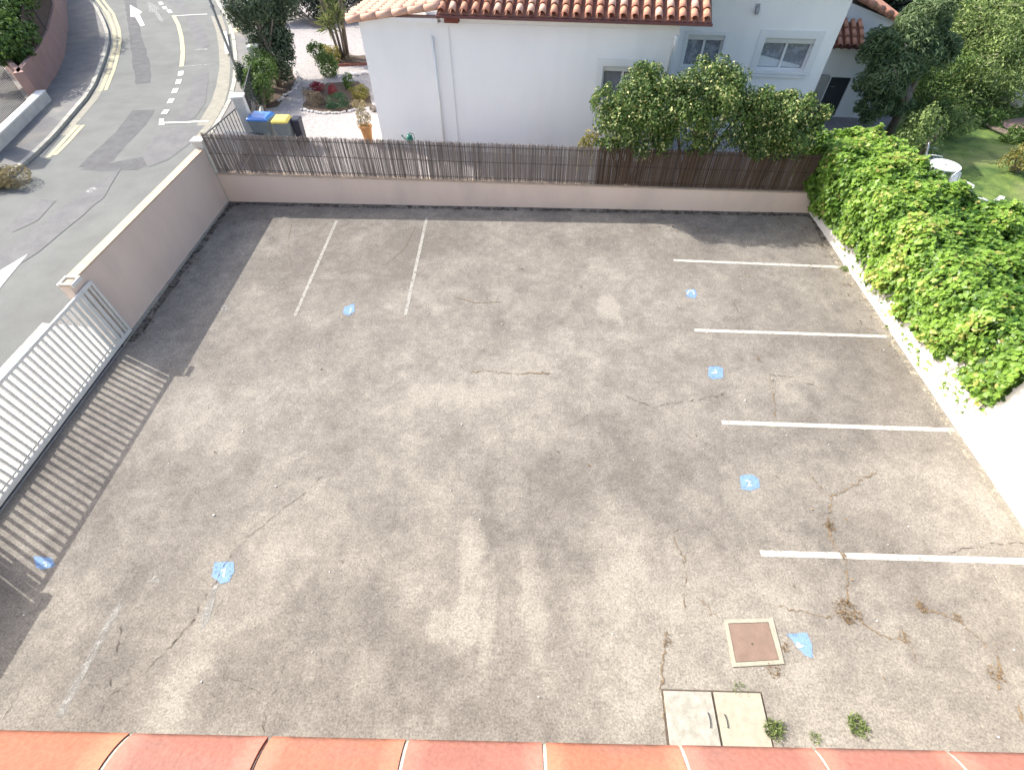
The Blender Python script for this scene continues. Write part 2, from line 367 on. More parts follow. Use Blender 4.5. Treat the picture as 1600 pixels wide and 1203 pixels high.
def lot():
    x0, x1, y0, y1, st = LX - .12, RX + .12, -.4, 15.2, .06
    nx, ny = int((x1 - x0) / st) + 1, int((y1 - y0) / st) + 1
    X, Y = np.meshgrid(np.linspace(x0, x1, nx), np.linspace(y0, y1, ny))
    Y = np.minimum(Y, FAR_A.y + (X - LX) * (FAR_B.y - FAR_A.y) / (RX - LX) + .12)
    def vn(sx, sy, seed):
        g = np.random.default_rng(seed).uniform(0, 1, (400, 400)); u = (X - x0) / sx + 3; v = (Y - y0) / sy + 3
        i, j = u.astype(int), v.astype(int); fu, fv = u - i, v - j; fu = fu * fu * (3 - 2 * fu); fv = fv * fv * (3 - 2 * fv)
        return (g[j, i] * (1 - fu) + g[j, i + 1] * fu) * (1 - fv) + (g[j + 1, i] * (1 - fu) + g[j + 1, i + 1] * fu) * fv
    w = .22 * vn(3.1, 2.6, 1) + .22 * vn(1.2, 1.3, 2) + .22 * vn(.55, .6, 3) + .19 * vn(.26, .26, 4) + .15 * vn(.13, .13, 5)
    w = .5 + (w - .5) * 1.45
    jx = (vn(.6, .6, 7) - .5) * .7 + (vn(.25, .25, 9) - .5) * .6 + (vn(.1, .1, 19) - .5) * .3; jy = (vn(.6, .6, 8) - .5) * .7 + (vn(.25, .25, 10) - .5) * .6 + (vn(.1, .1, 20) - .5) * .3
    # worn and stained places and painted lens haze, surveyed from the photograph: centre pixel, half sizes in metres, strength, edge
    spots = [(950, 475, .30, .55, .62, 4), (968, 525, .75, .14, .30, 2), (925, 560, .35, .5, .2, 2), (705, 410, .55, .45, .30, 2), (735, 900, .24, .95, .62, 4),
             (765, 970, .11, .95, .45, 4), (835, 930, .2, .9, .42, 3.5), (960, 900, .45, 1.9, .24, 2), (985, 1050, .45, .7, .16, 2), (690, 470, .9, .5, .14, 1.5),
             (560, 610, 2.6, .7, .20, 1.5), (300, 640, 1.6, 1.2, .24, 1.5), (800, 640, 2.0, .8, .14, 1.5), (1450, 1050, 3.2, 1.5, .30, 1.5), (1250, 1000, 1.6, .9, .22, 1.5),  # last two put the lens haze at the lower right into the colour
             (310, 1010, .28, 1.2, .30, 2), (100, 1010, .9, .7, .20, 1.5), (1120, 920, .9, .5, .15, 2), (470, 890, 1.0, .45, .20, 1.5), (1420, 790, 1.2, .7, .10, 1.5),
             (700, 975, .4, .25, .45, 4), (640, 915, .3, .15, .25, 3), (930, 380, .4, .2, .15, 2), (1350, 460, .7, .4, .15, 2), (600, 900, .7, .3, .12, 2),
             (510, 950, 1.0, .75, -.36, 2), (420, 1040, .75, .8, -.40, 2.5), (640, 1010, .9, .6, -.20, 2), (330, 1110, .5, .4, -.25, 2), (1240, 470, 2.2, 1.6, -.26, 1.5),
             (1340, 580, 1.9, 1.3, -.24, 1.5), (560, 405, 2.0, 1.5, -.20, 1.5), (830, 380, 2.4, 1.0, -.14, 1.5), (860, 720, 1.5, .9, -.16, 1.5), (560, 810, .75, .5, -.22, 1.5),
             (330, 790, .8, .5, -.20, 1.5), (1100, 1000, .35, .3, -.34, 2), (1010, 400, 1.2, 1.2, -.12, 1.5), (170, 1080, .5, .5, -.22, 1.5), (690, 560, 1.3, .4, -.10, 1.5),
             (640, 1080, 1.6, .35, -.10, 1.5), (900, 660, .8, 1.2, -.16, 1.5), (1090, 540, .8, .8, -.14, 1.5), (750, 820, .6, .5, -.12, 2), (1150, 840, .4, .3, -.12, 2)]
    for cx, cy, rx, ry, am, ed in spots:
        c = px(cx, cy); d = np.sqrt(((X + jx * min(1, rx) - c.x) / rx) ** 2 + ((Y + jy * min(1, ry) - c.y) / ry) ** 2)
        w = w + am * (.80 if ed >= 3.5 else .55) / (1 + np.exp((d - 1) * ed * 3.0))
    w = np.clip(w, 0, 1)
    V = np.stack([X, Y, np.zeros_like(X)], -1).reshape(-1, 3)
    ii = (np.arange(ny - 1)[:, None] * nx + np.arange(nx - 1)[None]).reshape(-1)
    F = np.stack([ii, ii + 1, ii + nx + 1, ii + nx], 1)
    me = bpy.data.meshes.new('parking_lot'); me.vertices.add(len(V)); me.vertices.foreach_set('co', V.reshape(-1).astype('f'))
    me.loops.add(F.size); me.loops.foreach_set('vertex_index', F.reshape(-1).astype('i')); me.polygons.add(len(F))
    me.polygons.foreach_set('loop_start', (np.arange(len(F)) * 4).astype('i')); me.polygons.foreach_set('loop_total', np.full(len(F), 4, 'i'))
    a = me.attributes.new('wear_haze', 'FLOAT', 'POINT'); a.data.foreach_set('value', w.reshape(-1).astype('f'))
    m = bpy.data.materials.new('lot_asphalt'); m.use_nodes = True; N = m.node_tree.nodes; L = m.node_tree.links; P = N['Principled BSDF']
    P.inputs['Roughness'].default_value = .9; P.inputs['Specular IOR Level'].default_value = .25
    at = N.new('ShaderNodeAttribute'); at.attribute_name = 'wear_haze'; tc = N.new('ShaderNodeTexCoord')
    def noise(sc, de, ro=.6):
        n = N.new('ShaderNodeTexNoise'); n.inputs['Scale'].default_value = sc; n.inputs['Detail'].default_value = de; n.inputs['Roughness'].default_value = ro
        L.new(tc.outputs['Object'], n.inputs['Vector']); return n
    def mth(op, a, b):
        n = N.new('ShaderNodeMath'); n.operation = op
        for i, q in enumerate((a, b)):
            if isinstance(q, (int, float)): n.inputs[i].default_value = q
            else: L.new(q, n.inputs[i])
        return n.outputs[0]
    n1 = noise(5.5, 14, .8); v = mth('ADD', at.outputs['Fac'], mth('MULTIPLY', mth('SUBTRACT', n1.outputs[0], .5), 1.6))
    rp = N.new('ShaderNodeValToRGB'); e = rp.color_ramp.elements
    e[0].position = .12; e[0].color = (.155, .141, .124, 1); e[1].position = .95; e[1].color = (.298, .275, .236, 1)
    k = e.new(.42); k.color = (.199, .182, .159, 1); k = e.new(.68); k.color = (.244, .224, .193, 1)
    L.new(v, rp.inputs[0])
    n2 = noise(30, 4, .9); n3 = noise(14, 5, .85)
    sp = N.new('ShaderNodeMapRange'); sp.inputs[1].default_value = .36; sp.inputs[2].default_value = .64; sp.inputs[3].default_value = .45; sp.inputs[4].default_value = 1.52
    L.new(mth('ADD', mth('MULTIPLY', n2.outputs[0], .7), mth('MULTIPLY', n3.outputs[0], .3)), sp.inputs[0])
    vm = N.new('ShaderNodeVectorMath'); vm.operation = 'SCALE'; L.new(rp.outputs[0], vm.inputs[0]); L.new(sp.outputs[0], vm.inputs['Scale'])
    L.new(vm.outputs[0], P.inputs['Base Color'])
    bp = N.new('ShaderNodeBump'); bp.inputs['Strength'].default_value = .35; bp.inputs['Distance'].default_value = .01
    L.new(n2.outputs[0], bp.inputs['Height']); L.new(bp.outputs[0], P.inputs['Normal'])
    me.materials.append(m); me.update(calc_edges=True)
    o = link('parking_lot', me); o['kind'] = 'structure'
lot()

# road, pavements
ROAD_L = [(110, -110), (126, -40), (142, 0), (155, 16), (165, 35), (171, 52), (172, 68), (168, 87), (160, 110), (151, 133), (138, 155), (115, 182), (90, 212), (62, 240), (40, 260), (10, 286), (-30, 320)]
ROAD_R = [(215, -110), (290, -40), (335, 0), (352, 28), (363, 60), (367, 95), (365, 130), (357, 162), (338, 196), (308, 230)]
rl = [px(*p) for p in ROAD_L]; rr = [px(*p) for p in ROAD_R]
rl_ext = [Vector((-18.1, 11.0, 0)), Vector((-18.0, 3, 0)), Vector((-18.0, -12, 0))]
rr_ext = [Vector((-12.3, 17.2, 0)), Vector((-12.15, 12, 0)), Vector((-12.1, -12, 0))]
left = rl + rl_ext; right = rr[:-1] + rr_ext
sheet('road', [tuple(p) for p in left] + [tuple(p) for p in reversed(right)], 0.0, M['road'], raw=True, kind='structure')
outer_l = [Vector((-60, 75, 0)), Vector((-60, -12, 0))]
def solid(name, pts, z0, z1, m, **kw):
    b = bmesh.new(); lo = [b.verts.new((p[0], p[1], z0)) for p in pts]; hi = [b.verts.new((p[0], p[1], z1)) for p in pts]
    n = len(pts); t = b.faces.new(hi); t.normal_update()
    for i in range(n): b.faces.new((lo[i], lo[(i + 1) % n], hi[(i + 1) % n], hi[i]))
    bmesh.ops.triangulate(b, faces=[t], ngon_method='EAR_CLIP'); bmesh.ops.recalc_face_normals(b, faces=b.faces)
    me = bpy.data.meshes.new(name); b.to_mesh(me); b.free(); me.materials.append(m); return tag(link(name, me), **kw)
def offset(line, d):
    out = []
    for i, p in enumerate(line):
        a = line[max(0, i - 1)]; c = line[min(len(line) - 1, i + 1)]; t = (c - a).normalized(); out.append(p + Vector((-t.y, t.x, 0)) * d)
    return out
kl = offset(left, -.18)        # towards the left pavement
kr = offset(right, .18)
solid('pavement', [tuple(p) for p in kl] + [(-60, -12), (-60, 70)], -.25, .10, M['pave'], kind='structure')
solid('pavement', [tuple(p) for p in kr] + [(-10.09, -12), (-10.09, 15.0), (-10.55, 18.2), (-11.85, 23.8), (-13.2, 29.0), (-16.0, 36), (-26, 62)], -.25, .10, M['pave'], kind='structure')
# kerb stones, each its own part of the kerb (the far and hidden ends in one piece)
def kerb(line, inner, label, n_lo, n_hi):
    k = empty('kerb', line[len(line) // 2], label, 'kerb')
    cum = [0]
    for a, b in zip(line, line[1:]): cum.append(cum[-1] + (b - a).length)
    def at(L_, s):
        for i in range(len(L_) - 1):
            if s <= cum[i + 1] or i == len(L_) - 2:
                t = (s - cum[i]) / (cum[i + 1] - cum[i]); return L_[i].lerp(L_[i + 1], t)
    s = 0
    while s + 1 < cum[-1]:
        g = .015; a, b, c, d = at(line, s + g), at(line, s + 1 - g), at(inner, s + 1 - g), at(inner, s + g)
        h = .118 + random.uniform(-.004, .004)
        MB().prism([a, b, c, d], -.2, h).build('kerb_stone', M['kerb'], k); s += 1
    return k
kerb([p + Vector((0, 0, 0)) for p in left[1:-1]], kl[1:-1], 'stone kerb of the far pavement curving round the bend of the street', 0, 0)
kerb(right[1:-1], kr[1:-1], 'pale stone kerb between the street and the pavement by the white pillars', 0, 0)

AP = .104
sheet('driveway_apron', [(-9.95, 1.0), (-9.95, 8.25), (-10.4, 8.7), (-12.2, 8.9), (-12.2, 1.0)], AP, M['apron'], raw=True, kind='structure')
sheet('threshold', [(-10.1, 3.0), (-9.80, 3.0), (-9.80, 8.2), (-10.1, 8.2)], .108, M['apron'], raw=True, kind='structure')
# repairs in the road surface, lighter and darker
for i, (pts, mm) in enumerate([([(193, -6), (212, -6), (216, 20), (222, 58), (235, 100), (236, 130), (212, 133), (206, 90), (200, 40)], 'patch'),
        ([(207, 173), (243, 172), (228, 195), (200, 225), (176, 252), (150, 264), (122, 262), (150, 235), (180, 207)], 'patch'),
        ([(122, 266), (176, 254), (250, 240), (236, 256), (215, 266), (160, 268)], 'patch'),
        ([(250, -4), (280, -4), (303, 25), (320, 45), (328, 72), (310, 80), (300, 50), (288, 24), (270, 8)], 'patch2'),
        ([(302, 120), (326, 112), (322, 160), (305, 185), (262, 196), (280, 176), (296, 150)], 'patch2'),
        ([(252, 200), (320, 196), (300, 222), (262, 250), (230, 262), (222, 240)], 'patch2'),
        ([(60, 312), (88, 313), (58, 345), (20, 362), (10, 358), (36, 332)], 'patch2'),
        ([(130, 300), (190, 262), (160, 310), (60, 395), (-20, 440), (-20, 410)], 'patch2')]):
    sheet('asphalt_patch', pts, .002 + .0012 * i, M[mm], jit=.03, sub=.5, kind='structure')

def strip_pts(line, w, z=0.0):
    L_ = [px(*p) for p in line]; return offset(L_, w / 2), offset(L_, -w / 2)
def road_strip(line, w, z, m, label, cat='road marking', group=None, name='road_line'):
    a, b = strip_pts(line, w); mb = MB()
    for i in range(len(a) - 1): mb.poly([(*a[i][:2], z), (*b[i][:2], z), (*b[i + 1][:2], z), (*a[i + 1][:2], z)])
    o = mb.build(name, m, None, label=label, cat=cat, group=group)
    if o.data.polygons[0].normal.z < 0: o.data.flip_normals()
    return o
G_ = [(150, -20), (160, 0), (177, 22), (186, 46), (188, 64), (185, 84), (178, 110), (165, 142)]
road_strip(G_, .16, .010, M['yellow'], 'outer of the two yellow lines round the bend of the street', group='yellow lines along the far kerb', name='yellow_line')
road_strip([(p[0] - 8, p[1] + 1) for p in G_[1:]], .16, .010, M['yellow'], 'inner of the two yellow lines round the bend, nearest the shaded kerb', group='yellow lines along the far kerb', name='yellow_line')
road_strip([(130, 196), (108, 221), (86, 243)], .17, .010, M['yellow'], 'outer of the two short yellow lines beside the shadow of the railing', group='yellow lines along the far kerb', name='yellow_line')
road_strip([(122, 196), (100, 220), (75, 247)], .17, .010, M['yellow'], 'inner of the two short yellow lines beside the shadow of the railing', group='yellow lines along the far kerb', name='yellow_line')
a_ = [px(p[0] + 3, p[1]) for p in ROAD_L[3:13]]; b_ = [px(p[0] + 15, p[1]) for p in ROAD_L[3:13]]
mb = MB()
for i in range(len(a_) - 1): mb.poly([(*a_[i][:2], .006), (*a_[i + 1][:2], .006), (*b_[i + 1][:2], .006), (*b_[i][:2], .006)])
mb.build('gutter_strip', M['yellow_faint'], kind='structure')
mb = MB(); a_ = [px(*p) for p in [(346, 24), (353, 45), (358, 75), (360, 105), (358, 135), (350, 165), (332, 196), (310, 222)]]; b_ = [px(*p) for p in [(330, 26), (338, 50), (342, 75), (343, 105), (338, 135), (330, 160), (312, 190), (296, 212)]]
for i in range(len(a_) - 1): mb.poly([(*a_[i][:2], .006), (*b_[i][:2], .006), (*b_[i + 1][:2], .006), (*a_[i + 1][:2], .006)])
mb.build('gutter_strip', M['yellow_faint'], kind='structure')
DG = 'dashes of the line beside the street parking bays'
dash = [((250, 4), (253, 8)), ((256, 11), (259, 15)), ((263, 16), (267, 21)), ((283, 112), (282, 119)), ((280, 125), (278, 132)), ((275, 139), (272, 146)), ((269, 155), (265, 162)), ((261, 172), (256, 179))]
dl = ['farthest white dash at the top edge of the photo', 'second white dash from the top edge of the photo', 'white dash just above the solid yellowish line', 'white dash just below the solid yellowish line', 'second white dash below the solid yellowish line', 'third white dash below the solid line, on grey asphalt', 'fourth white dash below the solid line', 'last white dash above the corner of the parking bay']
for d, l in zip(dash, dl): road_strip(d, .24, .012, M['roadwhite'], l, group=DG, name='road_dash')
road_strip([(271, 25), (279, 40), (284, 60), (286, 82), (284, 105)], .22, .012, M['yellow'], 'solid cream line curving along the middle parking bay', name='road_line')
road_strip([(272, 26), (300, 24), (324, 23)], .13, .014, M['roadwhite'], 'thin white cross line at the far end of the parking bay', name='road_line')
road_strip([(287, 105), (310, 103), (336, 101)], .13, .014, M['roadwhite_faint'], 'worn white cross line at the near end of the cream line', name='road_line')
road_strip([(305, 79), (325, 78)], .3, .014, M['roadwhite_faint'], 'short pale bar in the middle of the parking bay', name='road_line')
road_strip([(250, 193), (285, 192), (326, 190)], .15, .014, M['roadwhite'], 'white cross line closing the parking bay near the garden gate', name='road_line')
sheet('road_line', [(249, 186), (256, 186), (257, 196), (248, 196)], .016, M['roadwhite'], label='white corner block where the parking bay line ends', cat='road marking')
sheet('road_arrow', [(203, 8), (222, 19), (218, 23), (226, 40), (220, 42), (211, 27), (204, 27)], .012, M['roadwhite'], label='bright white arrow painted on the dark repair of the street', cat='road marking')
sheet('road_arrow', [(231, 2), (250, 14), (246, 17), (257, 34), (252, 36), (240, 20), (233, 20)], .012, M['roadwhite_faint'], label='faded arrow right of the bright one on the street', cat='road marking')
sheet('road_arrow', [(43, 397), (-2, 452), (-40, 500), (-60, 500), (-60, 470), (-2, 424)], .012, M['roadwhite'], label='large white triangular road marking at the left edge beyond the gate', cat='road marking')
sheet('road_line', [(132, 298), (148, 292), (153, 296), (138, 302)], .012, M['roadwhite_faint'], label='small worn white dab on the street behind the pink wall', cat='road marking')
sheet('paint_mark', [(358, 45), (378, 44), (376, 50), (358, 53)], .112, M['yellow'], label='short yellow bar painted on the pavement beside the metal pole', cat='road marking')
sheet('paint_mark', [(349, 50), (354, 50), (360, 84), (352, 84)], .122, M['roadwhite'], label='white painted stretch of kerb top beside the metal pole', cat='road marking')

# ---- lot markings
PL = 'white lines of the parking bays'
def lot_line(p, q, w, m, label, z=.004):
    a, b = px(*p), px(*q); d = (b - a).normalized(); n = Vector((-d.y, d.x, 0)) * w / 2; L = (b - a).length; k = int(L / .12)
    mb = MB(); lo, hi = [], []
    for i in range(k + 1):
        c = a.lerp(b, i / k); lo.append(c - n * random.uniform(.93, 1.04)); hi.append(c + n * random.uniform(.93, 1.04))
    for i in range(k): mb.poly([(*lo[i][:2], z), (*lo[i + 1][:2], z), (*hi[i + 1][:2], z), (*hi[i][:2], z)])
    return mb.build('parking_line', m, None, label=label, cat='parking line', group=PL)
lot_line((1052, 407), (1327, 418), .10, M['line'], 'farthest white line by the ivy wall, next to the bush shadow')
lot_line((1085, 516), (1391, 526), .10, M['line'], 'second white line from the far end along the ivy wall')
lot_line((1128, 660), (1491, 672), .105, M['line'], 'third white line from the far end, reaching the bare white wall')
lot_line((1188, 864), (1640, 878), .11, M['line'], 'nearest white line, crossed by a crack with dry weeds')
lot_line((461, 493), (526, 345), .09, M['line_old'], 'left of the two white lines below the reed fence')
lot_line((633, 494), (667, 340), .09, M['line_old'], 'right of the two white lines below the reed fence')
lot_line((192, 935), (92, 1120), .12, M['line_faint'], 'faded grey line near the lower left corner of the lot')
def mark(pts, digit, label, m='blue', dz=0):
    c = px(*pts[0]); o = empty('painted_number', c, label, 'painted mark', 'blue number patches of the parking bays')
    P = sheet('paint_patch', pts, .005, M[m], o, jit=.008, sub=.04)
    for d in digit: sheet('painted_digit', d, .008, M['bluewhite'], o, jit=.006, sub=.03)
def stroke(line, w):
    """thin digit stroke in pixels"""
    L_ = [Vector((p[0], p[1], 0)) for p in line]; a = offset(L_, w / 2); b = offset(L_, -w / 2)
    return [(p.x, p.y) for p in a] + [(p.x, p.y) for p in reversed(b)]
mark([(335, 878), (366, 877), (366, 893), (358, 908), (345, 912), (331, 900)], [stroke([(346, 891), (352, 889), (350, 895), (349, 901)], 3)], 'blue patch with a white digit crossed by a crack, left half of the lot')
mark([(538, 480), (553, 474), (554, 486), (546, 493), (536, 490)], [stroke([(546, 483), (549, 481), (547, 489)], 2)], 'small blue patch between the two white lines below the reed fence')
mark([(1072, 453), (1086, 452), (1089, 460), (1086, 466), (1073, 464)], [stroke([(1074, 460), (1076, 454), (1083, 455), (1085, 460)], 2)], 'faint blue patch between the farthest two lines by the ivy wall')
mark([(1107, 573), (1122, 572), (1130, 576), (1130, 590), (1115, 593), (1107, 588)], [stroke([(1112, 583), (1120, 582), (1117, 577)], 2.5)], 'blue patch between the second and third lines by the ivy wall')
mark([(1156, 743), (1175, 741), (1186, 748), (1187, 762), (1172, 767), (1158, 763)], [stroke([(1165, 750), (1172, 752), (1169, 760), (1176, 757)], 2.5)], 'blue patch between the third and nearest lines')
mark([(1230, 990), (1260, 988), (1268, 1005), (1270, 1028), (1256, 1022), (1244, 1008)], [[(1245, 1003), (1256, 1008), (1251, 1012), (1245, 1011)]], 'bright blue patch with a white dab beside the rusty cover')
mark([(52, 868), (82, 872), (86, 884), (66, 890), (56, 886)], [stroke([(68, 880), (73, 877), (71, 885)], 2.5)], 'blue patch lying in the barred shadow of the gate')
sheet('paint_patch', [(345, 478), (354, 476), (356, 486), (347, 488)], .005, M['line_faint'], label='tiny pale dab at the edge of the pink wall shadow', cat='painted mark', jit=.01, sub=.04)
sheet('painted_digit', stroke([(255, 886), (244, 890), (246, 897), (235, 908), (249, 907)], 5), .005, M['line_faint'], label='pale painted figure two left of the cracked blue patch', cat='painted mark', jit=.01, sub=.05)
sheet('paint_patch', [(333, 912), (342, 911), (334, 940), (326, 970), (312, 985), (318, 955)], .0045, M['line_faint'], label='greyish paint smear running down from the cracked blue patch', cat='painted mark', jit=.02, sub=.1)

# ---- cracks: ragged dark slivers; soil and dead grass in the wider ones
def cracks():
    mb, mb2 = MB(), MB(); r = random.Random(3)
    L_ = [([(505, 742), (470, 775), (430, 805), (395, 835), (362, 865), (345, 893), (335, 915), (312, 945), (300, 975), (270, 1005), (245, 1030), (218, 1058)], .012, 0),
          ([(312, 945), (306, 965), (268, 1008)], .016, 0), ([(190, 975), (185, 1010), (178, 1050), (170, 1080)], .012, 0), ([(218, 1058), (180, 1080), (160, 1105), (148, 1136)], .009, 0), ([(40, 1065), (25, 1090), (5, 1125)], .009, 0),
          ([(1135, 616), (1085, 625), (1050, 630), (1020, 637), (1000, 628), (965, 613)], .014, 0), ([(1180, 555), (1200, 580), (1208, 610), (1212, 655)], .022, 1),
          ([(1200, 585), (1240, 590), (1275, 605)], .012, 0), ([(1145, 470), (1160, 500), (1180, 555)], .01, 0), ([(1212, 655), (1240, 700), (1265, 742)], .006, 0),
          ([(1265, 742), (1282, 762), (1298, 775), (1325, 765), (1345, 748), (1370, 738)], .022, 1), ([(1298, 775), (1296, 800), (1295, 840), (1305, 855), (1320, 870), (1325, 905), (1322, 940), (1318, 955)], .03, 1),
          ([(1050, 835), (1070, 875), (1072, 905), (1070, 952)], .016, 1), ([(1000, 834), (1030, 836), (1050, 832), (1068, 820)], .007, 0), ([(1042, 982), (1036, 1035), (1033, 1078), (1040, 1150)], .02, 1),
          ([(1318, 955), (1290, 965), (1255, 955), (1210, 948)], .018, 1), ([(1340, 965), (1370, 990), (1410, 1000)], .02, 1), ([(1420, 922), (1440, 950), (1470, 960), (1500, 970), (1520, 990), (1545, 1015)], .022, 1),
          ([(1408, 980), (1415, 1005), (1435, 1040)], .02, 1), ([(735, 582), (760, 580), (790, 584), (820, 584), (860, 583)], .026, 1), ([(700, 462), (730, 470), (742, 474), (785, 472)], .018, 1),
          ([(412, 1146), (414, 1120), (420, 1090), (440, 1062), (448, 1030)], .009, 0), ([(645, 1020), (620, 1050), (605, 1085)], .006, 0), ([(420, 1090), (385, 1070), (350, 1050)], .006, 0),
          ([(650, 350), (637, 380), (625, 395), (600, 415)], .014, 1), ([(1600, 848), (1560, 850), (1520, 855), (1480, 862)], .012, 0), ([(1370, 985), (1420, 1020)], .006, 0), ([(925, 340), (918, 400), (922, 460)], .006, 0),
          ([(455, 350), (450, 385), (455, 420)], .012, 1), ([(1555, 1010), (1562, 1040), (1558, 1078)], .03, 1), ([(1590, 1095), (1598, 1130)], .03, 1), ([(235, 845), (200, 905), (150, 960)], .006, 0), ([(905, 660), (925, 640), (918, 610)], .006, 0),
          ([(1455, 1060), (1468, 1085), (1470, 1105)], .008, 0), ([(1120, 965), (1100, 945), (1090, 935)], .01, 1)]
    for ln, w, br in L_:
        P = [px(*p) for p in ln]; Q = []
        for a, b in zip(P, P[1:]):
            n = max(2, int((b - a).length / .05)); d = (b - a).normalized(); nn = Vector((-d.y, d.x, 0))
            for k in range(n): Q.append(a.lerp(b, k / n) + nn * r.gauss(0, .016))
        Q.append(P[-1]); O = offset(Q, 1); tgt = mb2 if br else mb
        ww = [w * (1.25 if br else .95) * r.uniform(.1, 1.3) * (1 if r.random() > .3 else .12) for _ in Q]; ww[0] = ww[-1] = .001
        for i in range(len(Q) - 1):
            na, nb = (O[i] - Q[i]) * ww[i] / 2, (O[i + 1] - Q[i + 1]) * ww[i + 1] / 2
            z = .0095 if br else .0105
            mb.poly([(*(Q[i] - na)[:2], z), (*(Q[i + 1] - nb)[:2], z), (*(Q[i + 1] + nb)[:2], z), (*(Q[i] + na)[:2], z)]) if not br else \
            mb2.poly([(*(Q[i] - na)[:2], z), (*(Q[i + 1] - nb)[:2], z), (*(Q[i + 1] + nb)[:2], z), (*(Q[i] + na)[:2], z)])
            if br and r.random() < .5:
                c = Q[i] + Vector((r.gauss(0, w * .9), r.gauss(0, w * .9), 0)); s_ = r.uniform(.006, .02)
                mb2.poly([(c.x + s_ * math.cos(t) * r.uniform(.6, 1.2), c.y + s_ * math.sin(t) * r.uniform(.6, 1.2), .0115) for t in (0, 1.2, 2.5, 3.8, 5)])
    mb.build('cracks', M['crack'], kind='stuff'); mb2.build('soil_in_cracks', M['crack_brown'], kind='stuff')
cracks()
def tuft(x, y, rad, n, h, m, label, cat='weed', group='weeds growing in the lot', z=0.0, name='weed'):
    c = px(x, y, z); P = []; T = []; mb_v = []; idx = []; tint = []
    for i in range(n):
        a = RNG.uniform(0, 6.28); d = rad * math.sqrt(RNG.uniform()); b = np.array([c.x + d * math.cos(a), c.y + d * math.sin(a), z + .002])
        a2 = a + RNG.normal() * .8; hh = h * RNG.uniform(.4, 1.1); a2 = RNG.uniform(0, 6.28); o = np.array([math.cos(a2), math.sin(a2), 0]) * hh * RNG.uniform(.2, 1.0); s = np.array([-math.sin(a2), math.cos(a2), 0]) * h * .06
        mb_v += [b - s, b + s, b + o * .5 + [0, 0, hh * .7] + s, b + o + [0, 0, hh * .75], b + o * .5 + [0, 0, hh * .7] - s]; k = i * 5
        idx.append((k, k + 1, k + 2, k + 3, k + 4)); tint += [RNG.uniform()] * 5
    me = bpy.data.meshes.new(name); me.from_pydata([tuple(v) for v in mb_v], [], idx); at = me.attributes.new('tint', 'FLOAT', 'POINT'); at.data.foreach_set('value', np.array(tint, 'f'))
    me.materials.append(m); me.update(); return tag(link(name, me), label, cat, group)
tuft(1338, 1133, .13, 160, .09, M['weed'], 'round green weed alone on the pale ground near the parapet')
tuft(1273, 1152, .08, 80, .05, M['weed'], 'small flat green weed just above the parapet tiles')
tuft(1208, 1140, .12, 120, .12, M['weed'], 'straggling weed at the right edge of the two concrete slabs')
tuft(1157, 1078, .12, 70, .05, M['weed'], 'low weed along the far edge of the concrete slabs')
tuft(1208, 1046, .11, 80, .05, M['deadweed'], 'dull weed at the near right corner of the rusty cover')
tuft(1226, 1012, .07, 40, .05, M['deadweed'], 'tiny weed at the right edge of the rusty cover')
tuft(1322, 955, .20, 200, .06, M['deadweed'], 'largest dry brown tuft where the cracks meet below the nearest line')
tuft(1296, 822, .09, 90, .05, M['deadweed'], 'dry tuft in the crack above the nearest white line')
tuft(1316, 868, .06, 50, .04, M['deadweed'], 'dry tuft in the crack on the nearest white line')
tuft(1438, 949, .09, 60, .05, M['deadweed'], 'dry tuft right of the largest brown one')
tuft(1496, 965, .08, 50, .04, M['deadweed'], 'long thin dry tuft in the crack near the right edge')
tuft(1412, 995, .10, 60, .04, M['deadweed'], 'reddish dry tuft in the crack between the blue patch and the right edge')
tuft(1555, 1052, .12, 80, .05, M['deadweed'], 'dry tuft farthest to the right below the cracks')
tuft(1042, 1003, .07, 50, .04, M['deadweed'], 'dry tuft in the crack left of the rusty cover')
tuft(1318, 421, .12, 70, .10, M['weed'], 'green weed at the foot of the ivy wall by the farthest line')
tuft(1388, 512, .10, 60, .09, M['weed'], 'green weed at the foot of the ivy wall by the second line')
for i in range(4): pass
mb = MB(); r = random.Random(9)
for i in range(150):
    x, y = r.uniform(-8.5, 8.7), r.uniform(.7, 14.0); s_ = r.uniform(.006, .016) * (1.4 if r.random() < .1 else 1)
    mb.prism([(x + s_ * math.cos(t) * r.uniform(.6, 1.2), y + s_ * math.sin(t) * r.uniform(.6, 1.2)) for t in (0, 1.2, 2.5, 3.8, 5)], .003, .003 + s_)
mb.build('loose_chippings', M['stone'], kind='stuff')

